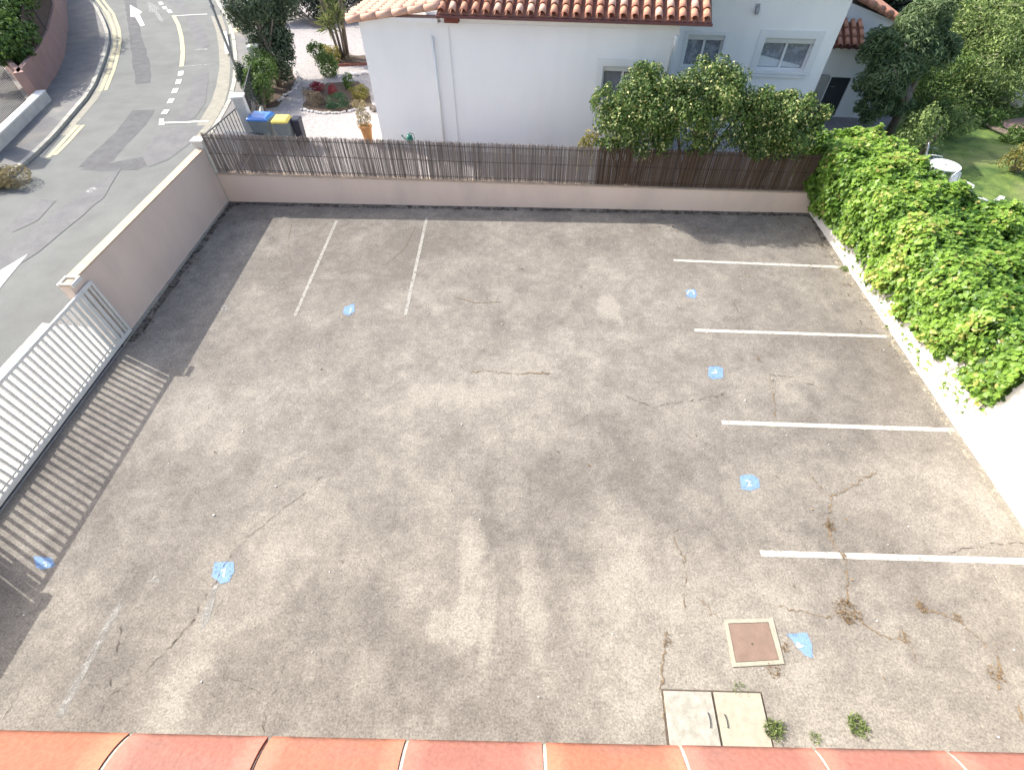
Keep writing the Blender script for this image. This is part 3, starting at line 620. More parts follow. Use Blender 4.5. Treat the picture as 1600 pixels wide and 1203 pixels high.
M['dirt'] = paint('dirt_film', (.06, .055, .045), cover=.55, scale=5)
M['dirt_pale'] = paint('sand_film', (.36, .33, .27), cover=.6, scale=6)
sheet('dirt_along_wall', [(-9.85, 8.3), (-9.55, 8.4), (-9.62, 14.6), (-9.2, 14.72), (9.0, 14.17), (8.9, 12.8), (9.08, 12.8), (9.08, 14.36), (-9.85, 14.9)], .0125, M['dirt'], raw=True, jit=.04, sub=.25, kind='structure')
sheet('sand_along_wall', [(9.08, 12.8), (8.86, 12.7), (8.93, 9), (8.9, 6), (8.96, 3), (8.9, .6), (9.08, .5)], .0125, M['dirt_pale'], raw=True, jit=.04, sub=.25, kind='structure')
M['litter'] = leafmat('leaf_litter', (.09, .06, .035), (.32, .22, .11), trans=.1)
def litter():
    P = []
    for n, (x0, x1, y0, y1) in ((90, (-9.8, -9.4, 8.5, 14.8)), (110, (3.5, 9.0, 12.6, 14.3)), (70, (8.4, 9.05, 8, 13)), (50, (-9.5, 9, 14.0, 14.6)), (60, (-8, 9, 1, 14))):
        P.append(np.stack([RNG.uniform(x0, x1, n), RNG.uniform(y0, y1, n), RNG.uniform(.015, .03, n)], 1))
    P = np.concatenate(P); me = leaf_mesh('leaf_litter', P, np.array([[0, 0, 1.]]) + RNG.normal(size=P.shape) * .3, .055, M['litter'], .5, None); o = link('leaf_litter', me); o['kind'] = 'stuff'
litter()
# ---- covers in the lot
def cover():
    c = px(1174, 1005); o = empty('inspection_cover', c, 'rusty square metal cover in a pale concrete rim beside the blue patch', 'manhole cover')
    q = [px(*p) for p in ((1131, 968), (1207, 966), (1225, 1037), (1144, 1042))]; k = [px(*p) for p in ((1137, 974), (1200, 972), (1217, 1031), (1149, 1035))]
    mb = MB()
    for i in range(4):
        j = (i + 1) % 4; mb.prism([q[i], q[j], k[j], k[i]] if True else [], .001, .022)
    mb.build('rim', M['slab2'], o)
    ctr = sum(k, Vector()) / 4; kk = [ctr + (p - ctr) * .975 for p in k]
    MB().prism(kk, .001, .018).build('plate', M['rust'], o, bevel=.003)
    MB().lathe((*px(1175, 1006)[:2], .019), [(.018, 0), (.016, .003), (.004, .003)], 10).build('lifting_hole', M['crack'], o)
cover()
def slabs():
    for q, m, lab, h0, h1 in ((((1036, 1079), (1110, 1081), (1127, 1172), (1047, 1170)), 'slab', 'left speckled concrete slab with a dark handle, touching the parapet', (1106, 1113), (1110, 1136)),
                      (((1114, 1081), (1187, 1083), (1208, 1175), (1131, 1172)), 'slab2', 'right smoother yellowish concrete slab with a dark handle', (1132, 1116), (1137, 1136))):
        P = [px(*p) for p in q]; o = empty('concrete_slab', sum(P, Vector()) / 4, lab, 'slab', 'two concrete drain slabs')
        MB().prism(P, .001, .03).build('slab_top', M[m], o, bevel=.006)
        a, b = px(*h0, .03), px(*h1, .03); MB().tube([a, a + Vector((0, 0, .02)), (a + b) / 2 + Vector((.008, 0, .022)), b + Vector((0, 0, .02)), b], .007, 6).build('handle', M['dark_metal'], o)
    P = [px(*p) for p in ((1033, 1076), (1190, 1080), (1212, 1178), (1043, 1175))]
    sheet('slab_recess', [tuple(p) for p in P], .002, M['crack'], raw=True, kind='structure')
slabs()

# ================================================================== LOT BOUNDARY
# left pink wall
def wall_z(y): return 1.85 - (y - 8.2) * .018
def left_wall():
    o = empty('boundary_wall', (LX - .12, 11.5, 0), 'tall pink rendered wall between the lot and the street', 'wall')
    y0, y1 = 8.22, FAR_A.y - .02
    MB().prism([(LX - .22, y0), (LX, y0), (LX, y1), (LX - .22, y1)], -.1, [wall_z(y0) - .03, wall_z(y0) - .03, wall_z(y1) - .03, wall_z(y1) - .03]).build('wall_face', M['render_pink'], o)
    MB().prism([(LX - .24, y0 - .015), (LX + .012, y0 - .015), (LX + .012, y1), (LX - .24, y1)], [wall_z(y) - .03 for y in (y0, y0, y1, y1)], [wall_z(y) + .01 for y in (y0, y0, y1, y1)]).build('coping', M['coping_warm'], o, bevel=.006)
    MB().prism([(LX - .002, y0), (LX + .10, y0), (LX + .06, y1 - .1), (LX - .002, y1 - .1)], 0, .035).build('footing', M['slab'], o)
left_wall()
o = empty('boundary_wall', (LX - .12, 1, 0), 'stretch of pink wall nearest the building at the lower left corner', 'wall')
MB().prism([(LX - .22, -.3), (LX, -.3), (LX, 3.1), (LX - .22, 3.1)], -.1, 1.84).build('wall_face', M['render_pink'], o)
MB().prism([(LX - .24, -.3), (LX + .012, -.3), (LX + .012, 3.12), (LX - .24, 3.12)], 1.84, 1.88).build('coping', M['coping_warm'], o, bevel=.006)
# corner pier
o = empty('corner_pier', (-9.9, 15.05, 0), 'pale square pier with a white cap where the pink walls meet', 'pier')
MB().prism([(LX - .28, 14.98), (LX + .03, 14.98), (LX + .03, 15.26), (LX - .28, 15.26)], -.1, 1.92).build('shaft', M['pier'], o, bevel=.008)
MB().prism([(LX - .31, 14.95), (LX + .06, 14.95), (LX + .06, 15.29), (LX - .31, 15.29)], 1.92, 1.97).build('cap', M['gate_white'], o, bevel=.008)
# far wall
FH0, FH1 = .94, .66
def fz(s): return FH0 + (FH1 - FH0) * s / 19.0
def FW(s, d=0.0, z=0.0): p = FAR_A + fdir * s + fback * d; return Vector((p.x, p.y, z))
FLEN = (FAR_B - FAR_A).length
o = empty('boundary_wall', FW(FLEN / 2), 'long low pink wall carrying the reed fence at the far end', 'wall')
p4 = [FW(.04), FW(FLEN), FW(FLEN, .18), FW(.04, .18)]
MB().prism(p4, -.1, [fz(0) - .02, fz(FLEN) - .02, fz(FLEN) - .02, fz(0) - .02]).build('wall_face', M['render_pink'], o)
MB().prism([FW(.04, -.012), FW(FLEN, -.012), FW(FLEN, .19), FW(.04, .19)], [fz(0) - .02, fz(FLEN) - .02] * 2 if 0 else [fz(0) - .02, fz(FLEN) - .02, fz(FLEN) - .02, fz(0) - .02], [fz(0) + .012, fz(FLEN) + .012, fz(FLEN) + .012, fz(0) + .012]).build('coping', M['coping_warm'], o, bevel=.004)
# right wall
o = empty('boundary_wall', (RX + .1, 7, 0), 'bright white wall along the right side of the lot, half under ivy', 'wall')
MB().prism([(RX, -.3), (RX + .2, -.3), (RX + .2, FAR_B.y + .3), (RX, FAR_B.y + .3)], -.1, 1.80).build('wall_face', M['render_white'], o)
MB().prism([(RX - .015, -.3), (RX + .215, -.3), (RX + .215, FAR_B.y + .3), (RX - .015, FAR_B.y + .3)], 1.80, 1.84).build('coping', M['render_white'], o, bevel=.005)

# reed fence on the far wall
def reed_fence():
    o = empty('reed_fence', FW(9.5, .1, .9), 'long brown reed screen standing on the low pink wall', 'fence')
    posts = [.05]; r = random.Random(5)
    def at_px(x, y): p = pv(x, y, FW(0, .10), FW(5, .10)); return (p - FW(0, .10, p.z)).dot(fdir), p.z
    for x, y in [(413, 274), (487, 276), (560, 278), (633, 280), (705, 282), (782, 285), (858, 287), (929, 290), (1000, 292), (1068, 295), (1140, 297), (1210, 299)]:
        posts.append(at_px(x, y)[0])
    posts.append(FLEN)
    def top(s): return 2.15 - s * .0195
    for i in range(len(posts) - 1):
        a, b = posts[i], posts[i + 1]; n = int((b - a) / .0092); V, F, T = [], [], []
        brown = a > posts[8] - .3
        for k in range(n):
            for layer in (0, 1):
                dens = .80 if not brown else .97
                if r.random() > dens - .18 * layer: continue
                s = a + (k + r.random()) * (b - a) / n; d = .085 + .014 * layer + r.uniform(-.004, .004); w = r.uniform(.0035, .006)
                lean = r.gauss(0, .005) + .004 * math.sin(s * 3); z0 = fz(s) + r.uniform(.0, .035); z1 = top(s) + r.gauss(0, .022) - (.05 if r.random() < .08 else 0)
                q = len(V); t = r.uniform(0, 1) * (.8 if brown else 1)
                for (zz, ds) in ((z0, 0), (z1, lean)):
                    for (x_, y_) in ((-w, 0), (0, -w), (w, 0), (0, w)):
                        p = FW(s + ds + x_, d + y_, zz); V.append(tuple(p)); T.append(t)
                F += [(q, q + 1, q + 5, q + 4), (q + 1, q + 2, q + 6, q + 5), (q + 2, q + 3, q + 7, q + 6), (q + 3, q, q + 4, q + 7), (q + 4, q + 5, q + 6, q + 7)]
        me = bpy.data.meshes.new('reed_panel'); me.from_pydata(V, [], F); at = me.attributes.new('tint', 'FLOAT', 'POINT'); at.data.foreach_set('value', np.array(T, 'f'))
        me.materials.append(M['reed_brown' if brown else 'reed']); me.update(); c = link('reed_panel', me, o); c['kind'] = 'stuff'
    for s in posts[1:-1]:
        MB().tube([FW(s, .125, fz(s)), FW(s, .125, top(s) - .06)], .016, 6).build('post', M['dark_metal'], o)
    for h in (.12, .62, 1.08):
        MB().tube([FW(.05, .075, fz(0) + h), FW(FLEN, .075, fz(FLEN) + h * .95)], .0045, 5).build('wire', M['wire'], o)
        MB().tube([FW(.05, .115, fz(0) + h), FW(FLEN, .115, fz(FLEN) + h * .95)], .008, 5).build('rail', M['wire'], o)
    MB().tube([FW(*[at_px(377, 268)[0]], .06, at_px(377, 268)[1]), FW(at_px(393, 240)[0], .06, at_px(393, 240)[1])], .011, 5).build('loose_cane', M['stake'], o)
reed_fence()

# sliding gate
def gate():
    gx = LX + .07; y0, y1, h = 3.25, 8.68, 1.62
    o = empty('sliding_gate', (gx, (y0 + y1) / 2, 0), 'white metal sliding gate with upright bars at the left side of the lot', 'gate')
    g = M['gate_white']
    MB().box((gx, (y0 + y1) / 2, .13), (.05, y1 - y0, .10)).build('bottom_rail', g, o, bevel=.004)
    MB().box((gx, (y0 + y1) / 2, h - .03), (.05, y1 - y0, .07)).build('top_rail', g, o, bevel=.004)
    for y in (y0 + .03, y1 - .03): MB().box((gx, y, (h + .05) / 2), (.056, .06, h - .12)).build('end_post', g, o, bevel=.004)
    me = MB().box((0, 0, 0), (.045, .046, h - .24)).mesh('bar', g); n = 35
    mew = MB().box((0, 0, 0), (.045, .095, h - .24)).mesh('bar', g)
    for k in range(n):
        y = y0 + .06 + (k + .5) * (y1 - y0 - .12) / n; inst('bar', mew if n - 6 < k < n - 1 else me, o, Matrix.Translation((gx, y, .18 + (h - .24) / 2)))
    MB().box((gx - .03, (y0 + y1) / 2, .22), (.012, y1 - y0 - .3, .035)).build('gear_rack', M['galv'], o)
    for y in (y0 + .5, y1 - .5): MB().tube([(gx - .015, y, .05), (gx + .015, y, .05)], .045, 12).build('roller', M['dark_metal'], o)
    MB().box((gx + .001, (1.2 + 8.75) / 2, .012), (.035, 7.5, .022)).build('ground_track', M['galv'], o)
    # guide bracket on the end of the wall
    b = empty('gate_guide', (LX - .05, 8.45, 1.6), 'white bracket holding the top of the gate at the end of the pink wall', 'bracket')
    MB().box((LX - .06, 8.47, 1.885), (.28, .035, .03)).build('upper_arm', g, b, bevel=.004)
    MB().box((LX - .06, 8.22, 1.885), (.28, .035, .03)).build('lower_arm', g, b, bevel=.004)
    MB().box((LX + .125, 8.345, 1.86), (.04, .30, .09)).build('end_plate', g, b, bevel=.004)
    MB().box((LX - .19, 8.345, 1.86), (.04, .30, .06)).build('fixing_plate', g, b, bevel=.004)
    p = empty('gate_post', (LX - .02, 3.16, 0), 'white latch post with lock box at the near end of the gate', 'post')
    MB().box((LX + .05, 3.17, .86), (.10, .10, 1.72)).build('post', g, p, bevel=.006)
    MB().box((LX + .05, 3.30, 1.05), (.07, .16, .30)).build('lock_box', g, p, bevel=.006)
    MB().box((LX + .05, 3.17, 1.76), (.16, .22, .10)).build('warning_lamp_housing', g, p, bevel=.006)
gate()

# parapet tiles in front of the camera
def parapet():
    o = empty('parapet', (0, -.02, 7.1), 'row of orange and rose clay coping tiles along the bottom of the photo', 'parapet')
    px_j = [(-40, 1138), (207, 1142), (423, 1149), (637, 1154), (850, 1160), (1063, 1167), (1272, 1171), (1480, 1174), (1700, 1178)]
    xs = [px(x, y, 7.12).x for x, y in px_j]; xs = [xs[0] - .6, xs[0] - .3] + xs + [xs[-1] + .3, xs[-1] + .6]
    R = .19; VF = .62; A0 = .16; cz = 7.12 - R * VF * math.sin(math.pi * A0); cy = px(800, 1158, 7.12).y - R * .72 * math.cos(math.pi * A0)
    yaw = math.atan2(px(1600, 1175, 7.2).y - px(0, 1140, 7.2).y, px(1600, 1175, 7.2).x - px(0, 1140, 7.2).x)
    def prof(rr, n=18, a0=A0, a1=1.0 - A0):
        return [(cy + rr * math.cos(math.pi * (a0 + (a1 - a0) * i / n)) * .72, cz + rr * VF * math.sin(math.pi * (a0 + (a1 - a0) * i / n))) for i in range(n + 1)]
    cols = ['a', 'a', 'a', 'b', 'a', 'b', 'a', 'b', 'b', 'b', 'a', 'a']; r = random.Random(2)
    def arch(x0, x1, rr, m, name, dz=0, k=6):
        mb = MB(); out, inn = prof(rr), prof(rr - .015); n = len(out)
        for j in range(k + 1):
            x = x0 + (x1 - x0) * j / k; s_ = 1.0
            for p in out: mb.v.append((x, p[0], p[1] + dz))
            for p in inn: mb.v.append((x, p[0], p[1] + dz))
        for j in range(k):
            for i in range(n - 1):
                a = j * 2 * n + i; c = (j + 1) * 2 * n + i; mb.f.append((a, c, c + 1, a + 1)); mb.f.append((a + n, a + n + 1, c + n + 1, c + n))
        for j in (0, k):
            for i in range(n - 1): a = j * 2 * n + i; mb.f.append((a, a + 1, a + n + 1, a + n))
        for i in (0, n - 1):
            for j in range(k): a = j * 2 * n + i; c = (j + 1) * 2 * n + i; mb.f.append((a, a + n, c + n, c))
        ob = mb.build(name, m, o, smooth=True); ob.matrix_basis = Matrix.Rotation(yaw, 4, 'Z') ; return ob
    for i in range(len(xs) - 1):
        arch(xs[i] + .0045, xs[i + 1] - .0045, R + r.uniform(-.0015, .0015), M['parapet_' + cols[i % len(cols)]], 'coping_tile', r.uniform(-.001, .001))
        if i:
            j = arch(xs[i] - .0044 + (.002 if i in (4,) else 0), xs[i] + .0044, R - (.012 if i == 4 else .0035), M['crack'] if i == 4 else M['mortar'], 'mortar_joint', k=1)
    MB().box((0, -.052, 3.5), (22, .14, 7.08)).build('wall_below', M['render_white'], o)
parapet()

# ================================================================== THE GARDEN AND THE HOUSE
GZ = .40
gpts = [(-10.0, 15.2), (-10.25, 18.6), (-11.65, 23.9), (-13.0, 29.0), (-15.8, 36), (-25, 62), (60, 62), (60, -2), (9.35, -2), (9.35, 14.9), (FW(FLEN, .17).x, FW(FLEN, .17).y), (FW(.05, .17).x, FW(.05, .17).y)]
lawn_split = [(10.3, 17.5), (11.2, 19.6), (11.2, 62), (60, 62), (60, -2), (9.35, -2), (9.35, 14.9), (9.4, 15.6)]
solid('garden_gravel', [(-10.0, 15.2), (-10.25, 18.6), (-11.65, 23.9), (-13.0, 29.0), (-15.8, 36), (-25, 62), (11.2, 62), (11.2, 19.6), (10.3, 17.5), (9.4, 15.6), (9.25, 14.7), tuple(FW(.05, .17)[:2])], -.28, GZ, M['gravel'], kind='structure')
solid('lawn', [(9.4, 15.6), (10.3, 17.5), (11.2, 19.6), (11.2, 62), (70, 62), (70, -2), (9.31, -2), (9.31, 14.7)], -.28, GZ - .05, M['lawn'], kind='structure')
sheet('doorstep_paving', [(10.4, 17.6), (11.5, 20.5), (11.5, 23.6), (15.2, 23.2), (14.4, 20.6), (12.6, 18.2)], GZ + .006, M['paving_grey'], raw=True, kind='structure')

HA = px(600, 229, GZ); HANG = math.radians(-7); HU = Vector((math.cos(HANG), math.sin(HANG), 0)); HN = Vector((-HU.y, HU.x, 0))
def HP(s, z, d=0.0): p = HA + HU * s + HN * d; return Vector((p.x, p.y, z))
def hpx(x, y, d=0.0):
    a = HP(0, 0, d); p = pv(x, y, (a.x, a.y), (a.x + HU.x, a.y + HU.y)); return (Vector((p.x, p.y, 0)) - Vector((a.x, a.y, 0))).dot(HU), p.z
def hbox(mb, s0, s1, z0, z1, d0, d1):
    return mb.prism([HP(s0, 0, d0), HP(s1, 0, d0), HP(s1, 0, d1), HP(s0, 0, d1)], z0, z1)
def wall_holes(mb, s0, s1, z0, z1, d, thick, holes):
    """front wall with real openings; holes = (s0, s1, z0, z1), not overlapping in s"""
    cur = s0
    for a, b, c, e in sorted(holes):
        if a > cur: hbox(mb, cur, a, z0, z1, d, d + thick)
        hbox(mb, a, b, z0, c, d, d + thick); hbox(mb, a, b, e, z1, d, d + thick); cur = b
    hbox(mb, cur, s1, z0, z1, d, d + thick)
def window(house, s0, s1, z0, z1, d, lab=None, curtain=True, trim=.12, depth=.17, shut=.14, right_reveal=0):
    w = MB()
    fr = .05; f = MB(); dd = d + depth; zt = z1 - shut
    hbox(f, s0, s1, z0, z0 + fr, dd, dd + .06); hbox(f, s0, s1, zt - fr, zt, dd, dd + .06)
    hbox(f, s0, s0 + fr, z0 + fr, zt - fr, dd, dd + .06); hbox(f, s1 - fr, s1, z0 + fr, zt - fr, dd, dd + .06)
    m_ = (s0 + s1) / 2; hbox(f, m_ - .035, m_ + .035, z0 + fr, zt - fr, dd - .004, dd + .055)
    wf = f.build('window', M['pvc'], house)
    if lab: wf['label'] = lab
    for a, b in ((s0 + fr, m_ - .035), (m_ + .035, s1 - fr)):
        hbox(MB(), a, b, z0 + fr, zt - fr, dd + .025, dd + .035).build('pane', M['glass_clear'], wf)
        if curtain: hbox(MB(), a, b, z0 + fr + (.32 if curtain == 2 else 0), zt - fr, dd + .10, dd + .11).build('curtain', M['curtain'], wf)
    hbox(MB(), s0 + .002, s1 - .002, zt + .002, z1 - .002, d + .03, dd + .04).build('shutter_box', M['shutter'], wf)
    t = MB()
    hbox(t, s0 - trim, s1 + trim, z1, z1 + trim, d - .025, d + .01); hbox(t, s0 - trim, s0, z0 - .002, z1, d - .025, d + .01); hbox(t, s1, s1 + trim, z0 - .002, z1, d - .025, d + .01)
    t.build('surround', M['pvc'], wf); hbox(MB(), s0 - trim, s1 + trim, z0 - .09, z0 - .004, d - .05, d + depth).build('sill', M['pvc'], wf, bevel=.006)
    return wf
def glass_clear():
    m = bpy.data.materials.new('clear_glass'); m.use_nodes = True; P = m.node_tree.nodes['Principled BSDF']
    P.inputs['Base Color'].default_value = (.8, .85, .9, 1); P.inputs['Roughness'].default_value = .03; P.inputs['Alpha'].default_value = .16; P.inputs['Specular IOR Level'].default_value = .6
    return m
M['glass_clear'] = glass_clear()

def tile_mesh(L=.46, r0=.105, r1=.085):
    mb = MB(); n = 8
    for (y, r, dz) in ((0, r0, .012), (L, r1, 0)):
        for rr in (r, r - .014):
            for i in range(n + 1):
                a = math.pi * i / n; mb.v.append((rr * math.cos(a), y, rr * math.sin(a) * .95 + dz))
    N_ = n + 1
    for i in range(n):
        mb.f.append((i, i + 1, 2 * N_ + i + 1, 2 * N_ + i)); mb.f.append((N_ + i, 3 * N_ + i, 3 * N_ + i + 1, N_ + i + 1))
        mb.f.append((i, N_ + i, N_ + i + 1, i + 1)); mb.f.append((2 * N_ + i, 2 * N_ + i + 1, 3 * N_ + i + 1, 3 * N_ + i))
    mb.f.append((0, 2 * N_, 3 * N_, N_)); mb.f.append((n, N_ + n, 3 * N_ + n, 2 * N_ + n))
    return mb
def tiled_roof(house, name, origin, udir, vdir, wid, length, pitch_w, course, m, m2, r=None, limit=None, deck_m='channel'):
    """cover tiles on channels; udir along the eave, vdir up the slope"""
    u = udir.normalized(); v = vdir.normalized(); w = u.cross(v).normalized()
    nx = max(1, int(round(wid / pitch_w))); ny = max(1, int(round(length / course))); pw = wid / nx; cs = length / ny; r = r or pw * .34
    roof = MB()
    # corrugated channel layer
    seg = 6; prof = []
    for i in range(nx * seg + 1):
        a = 2 * math.pi * (i / seg); prof.append((i * pw / seg, .02 - .035 * (1 + math.cos(a)) / 2 * 1.0 if False else -.03 + .03 * math.cos(a + math.pi)))
    for j in (0, 1):
        for x, h in prof: roof.v.append(tuple(origin + u * x + v * (length * j) + w * h))
        for x, h in prof: roof.v.append(tuple(origin + u * x + v * (length * j) + w * (h - .06)))
    n = len(prof)
    for i in range(n - 1):
        roof.f.append((i, i + 1, 2 * n + i + 1, 2 * n + i)); roof.f.append((n + i, 3 * n + i, 3 * n + i + 1, n + i + 1)); roof.f.append((i, n + i, n + i + 1, i + 1))
    rf = roof.build('roof', M[deck_m], house)
    me1 = tile_mesh(cs * 1.18, r, r * .84).mesh(name, M[m], smooth=True); me2 = tile_mesh(cs * 1.18, r * 1.02, r * .84).mesh(name, M[m2], smooth=True)
    rot = Matrix((u, v, w)).transposed().to_4x4(); k = 0; rr = random.Random(nx)
    for j in range(ny):
        for i in range(nx):
            if limit and k >= limit: return rf
            p = origin + u * ((i + .5) * pw + rr.uniform(-.006, .006)) + v * (j * cs - .03 + rr.uniform(-.012, .012)) + w * (.002 + .02)
            jr = Matrix.Rotation(rr.gauss(0, .018), 4, 'Z') @ Matrix.Rotation(-.03, 4, 'X')
            inst(name, me1 if rr.random() < .65 else me2, rf, Matrix.Translation(p) @ rot @ jr); k += 1
    return rf

def house():
    eaveL = hpx(680, 30)[0]; zE = hpx(700, 34)[1]                      # where the pipe and the tiled eave start
    sR, zr = hpx(1062, 50); zW = (zE + zr) / 2
    o = empty('house', HP(4, GZ, 3), 'white rendered house with clay tile roofs behind the reed fence', 'house')
    win = []
    a0, zt = hpx(942, 111); b0, _ = hpx(1003, 112); _, zb = hpx(952, 159)
    w1 = (a0, a0 + 1.25, zb, zt + .14)
    mb = MB(); wall_holes(mb, 0, sR, GZ - .2, zW, 0, .25, [w1]); hbox(mb, 0, .25, GZ - .2, zW, .25, 6.5); hbox(mb, sR - .25, sR, GZ - .2, zW, .25, 2.59)
    mb.build('wall', M['house_white'], o)
    window(o, *w1, 0, 'dark window partly hidden by the first bush', trim=.20, curtain=False)
    # interior back panels so that rooms are not see-through
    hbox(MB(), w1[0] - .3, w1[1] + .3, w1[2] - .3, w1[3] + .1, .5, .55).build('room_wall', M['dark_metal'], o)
    # vertical joint line and thin conduit, downpipes
    s1, _ = hpx(692, 222); s2, _ = hpx(717, 222)
    hbox(MB(), s1 - .05, s1 + .02, GZ, zW - .2, -.012, .0).build('corner_strip', M['house_white'], o)
    MB().tube([HP(s1 + .06, zW - .35, -.05), HP(s1 + .06, GZ, -.05)], .034, 8).build('downpipe', M['pvc'], o, smooth=True)
    MB().tube([HP(s2 - .01, zW - .1, -.02), HP(s2 - .01, GZ, -.02)], .012, 6).build('conduit', M['pvc'], o)
    MB().tube([HP(sR - .10, zW - .05, -.32), HP(sR - .10, zW - .28, -.25), HP(sR - .12, zW - .5, -.06), HP(sR - .12, GZ, -.06)], .045, 8).build('downpipe', M['pvc'], o, smooth=True)
    # tiled roof of the low wing
    e0 = hpx(681, 24, -.36); e1 = hpx(1113, 37, -.36); zg = (e0[1] + e1[1]) / 2
    sl = math.radians(19); vd = HN * math.cos(sl) + Vector((0, 0, math.sin(sl)))
    org = HP(e0[0], zg + .06, -.33); wid = e1[0] - e0[0]
    tiled_roof(o, 'roof_tile', org, HU, vd, wid, 4.7, wid / 24, .395, 'terracotta', 'terracotta2', limit=288)
    hbox(MB(), e0[0], e1[0] + .02, zg - .07, zg - .005, -.40, -.30).build('gutter', M['gutter'], o, bevel=.008)
    hbox(MB(), e0[0] + .1, sR, zg - .075, zg - .055, -.29, -.002).build('soffit', M['soffit'], o)
    hbox(MB(), e0[0] + .2, e0[0] + .62, zg - .22, zg - .08, -.25, -.003).build('beam_end', M['soffit'], o)
    hbox(MB(), e0[0] + .02, sR - .02, zW, zg + .10, .012, .26).build('eave_gap_filler', M['house_white'], o)  # added filler that keeps sunlight from leaking between wall top and roof
    # left wing roof sloping down to the left, tile rows running sideways
    l0 = hpx(540, 27, -.18); l1 = hpx(680, 33, -.18); zL = zW
    sl2 = math.radians(8); x1 = e0[0] + .02; L2 = x1 - l0[0] + .1
    vd2 = HU * math.cos(sl2) + Vector((0, 0, math.sin(sl2))); ud2 = -HN
    org2 = HP(l0[0], zW + .05, 4.6)
    tiled_roof(o, 'roof_tile', org2, -HN, vd2, 4.75, L2, .26, .40, 'terracotta2', 'terracotta2', limit=200, deck_m='terracotta')
    sh = MB()
    for k in range(6):
        a = k / 6; b = (k + 1) / 6 - .006
        p0 = HP(l0[0] + L2 * a, zW + .02 + L2 * a * math.tan(sl2), -.17); p1 = HP(l0[0] + L2 * b, zW + .035 + L2 * b * math.tan(sl2), -.17)
        MB().tube([p0, p1], [.095, .085], 10).build('verge_tile', M['terracotta2'], o, smooth=True)
    hbox(MB(), .0, e0[0] - .05, zW, zW + .12, -.12, .24).build('verge_board', M['house_white'], o)
    # tall wing set back, windows with deep surrounds
    D = 2.6; r0, _ = hpx(1249, 195, D); rz_, _ = hpx(1300, 80, D); rr = (hpx(1332, 5, D)[0] + hpx(1262, 165, D)[0]) / 2; H2 = 4.95
    a1, t1 = hpx(1079, 63, D); b1, _ = hpx(1122, 65, D); _, c1 = hpx(1064, 106, D)
    w2 = (hpx(1066, 100, D)[0], hpx(1112, 104, D)[0] + .18, c1, t1 + .16)
    a2, t2 = hpx(1196, 68, D); _, c2 = hpx(1180, 110, D); w3 = (hpx(1181, 108, D)[0], hpx(1247, 114, D)[0] + .15, c2, t2 + .16)
    mb = MB(); wall_holes(mb, sR - 5.0, rr, GZ - .2, H2, D, .3, [w2, w3]); hbox(mb, rr - .3, rr, GZ - .2, H2, D + .3, D + 9); hbox(mb, sR - 5, sR - 4.7, GZ - .2, H2, D + .3, D + 9)
    mb.build('wall', M['house_white'], o)
    window(o, *w2, D, 'first window of the tall wing, dark behind lace', trim=.10)
    window(o, *w3, D, 'second window of the tall wing, lace curtain half drawn', trim=.22)
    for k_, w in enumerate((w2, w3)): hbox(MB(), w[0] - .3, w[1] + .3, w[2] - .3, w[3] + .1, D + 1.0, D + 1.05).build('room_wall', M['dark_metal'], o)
    MB().prism([HP(w3[0] + .06, 0, D + .24), HP(w3[1] - .1, 0, D + .24), HP(w3[1] - .1, 0, D + .25), HP(w3[0] + .06, 0, D + .25)], w3[2] + .06, [w3[2] + .38, w3[2] + .12, w3[2] + .12, w3[2] + .38]).build('net_drape', M['pvc'], o)
    hbox(MB(), w3[0] - .1, w3[1] + .1, w3[2] - .18, w3[2] - .10, D - .07, D).build('sill_ledge', M['pvc'], o, bevel=.005)
    sl3 = math.radians(17); vd3 = HN * math.cos(sl3) + Vector((0, 0, math.sin(sl3)))
    MB().prism([HP(sR - 5.4, 0, D - .4), HP(rr + .4, 0, D - .4), HP(rr + .4, 0, D + 9.4), HP(sR - 5.4, 0, D + 9.4)], [H2, H2, H2 + .7, H2 + .7], [H2 + .12, H2 + .12, H2 + .82, H2 + .82]).build('roof', M['terracotta'], o)
    s, z = hpx(1183, 13, D); c = HP(s, z, D - .10)
    lamp = MB(); lamp.box(HP(s, z + .05, D - .02), (.12, .04, .12), HANG); l_ = lamp.build('wall_lamp', M['galv'], o)
    MB().lathe(c + Vector((0, 0, -.14)), [(.05, 0), (.075, .06), (.07, .16), (.03, .2)], 10).build('shade', M['galv'], l_, smooth=True)
    # annex with the entrance door, its porch roof and the gable beyond
    Dd = HP(0, 0, 0); q = px(1300, 183, GZ); dD = (q - Vector((HA.x, HA.y, GZ))).dot(HN)
    def at(x, y): return hpx(x, y, dD)
    ds0 = at(1274, 180)[0]; ds1 = at(1303, 182)[0]; dt = at(1325, 122)[1]; sEnd = ds1 + 1.5
    zP = at(1320, 72)[1]
    mb = MB(); wall_holes(mb, rr - .28, sEnd, GZ - .2, zP, dD, .25, [(ds0, ds1, GZ + .02, dt)]); hbox(mb, sEnd - .25, sEnd, GZ - .2, zP, dD + .25, dD + 4)
    mb.build('wall', M['house_white'], o)
    dr = hbox(MB(), ds0, ds1, GZ + .02, dt, dD + .06, dD + .12).build('door', M['door'], o)
    MB().tube([HP(ds0 + .1, 1.45, dD + .02), HP(ds0 + .24, 1.45, dD + .02)], .012, 6).build('handle', M['galv'], dr)
    sp = math.radians(24); vp = HN * math.cos(sp) + Vector((0, 0, math.sin(sp)))
    tiled_roof(o, 'roof_tile', HP(rr + .02, zP + .06, dD - .28), HU, vp, at(1347, 72)[0] - rr, 1.2, .24, .36, 'terracotta', 'terracotta', limit=80)
    hbox(MB(), rr + .01, at(1347, 72)[0], zP + .0, zP + .055, dD - .32, dD - .002).build('gutter', M['gutter'], o)
    d4 = dD + 1.25; g0 = hpx(1342, 2, d4); g1 = hpx(1407, 37, d4)
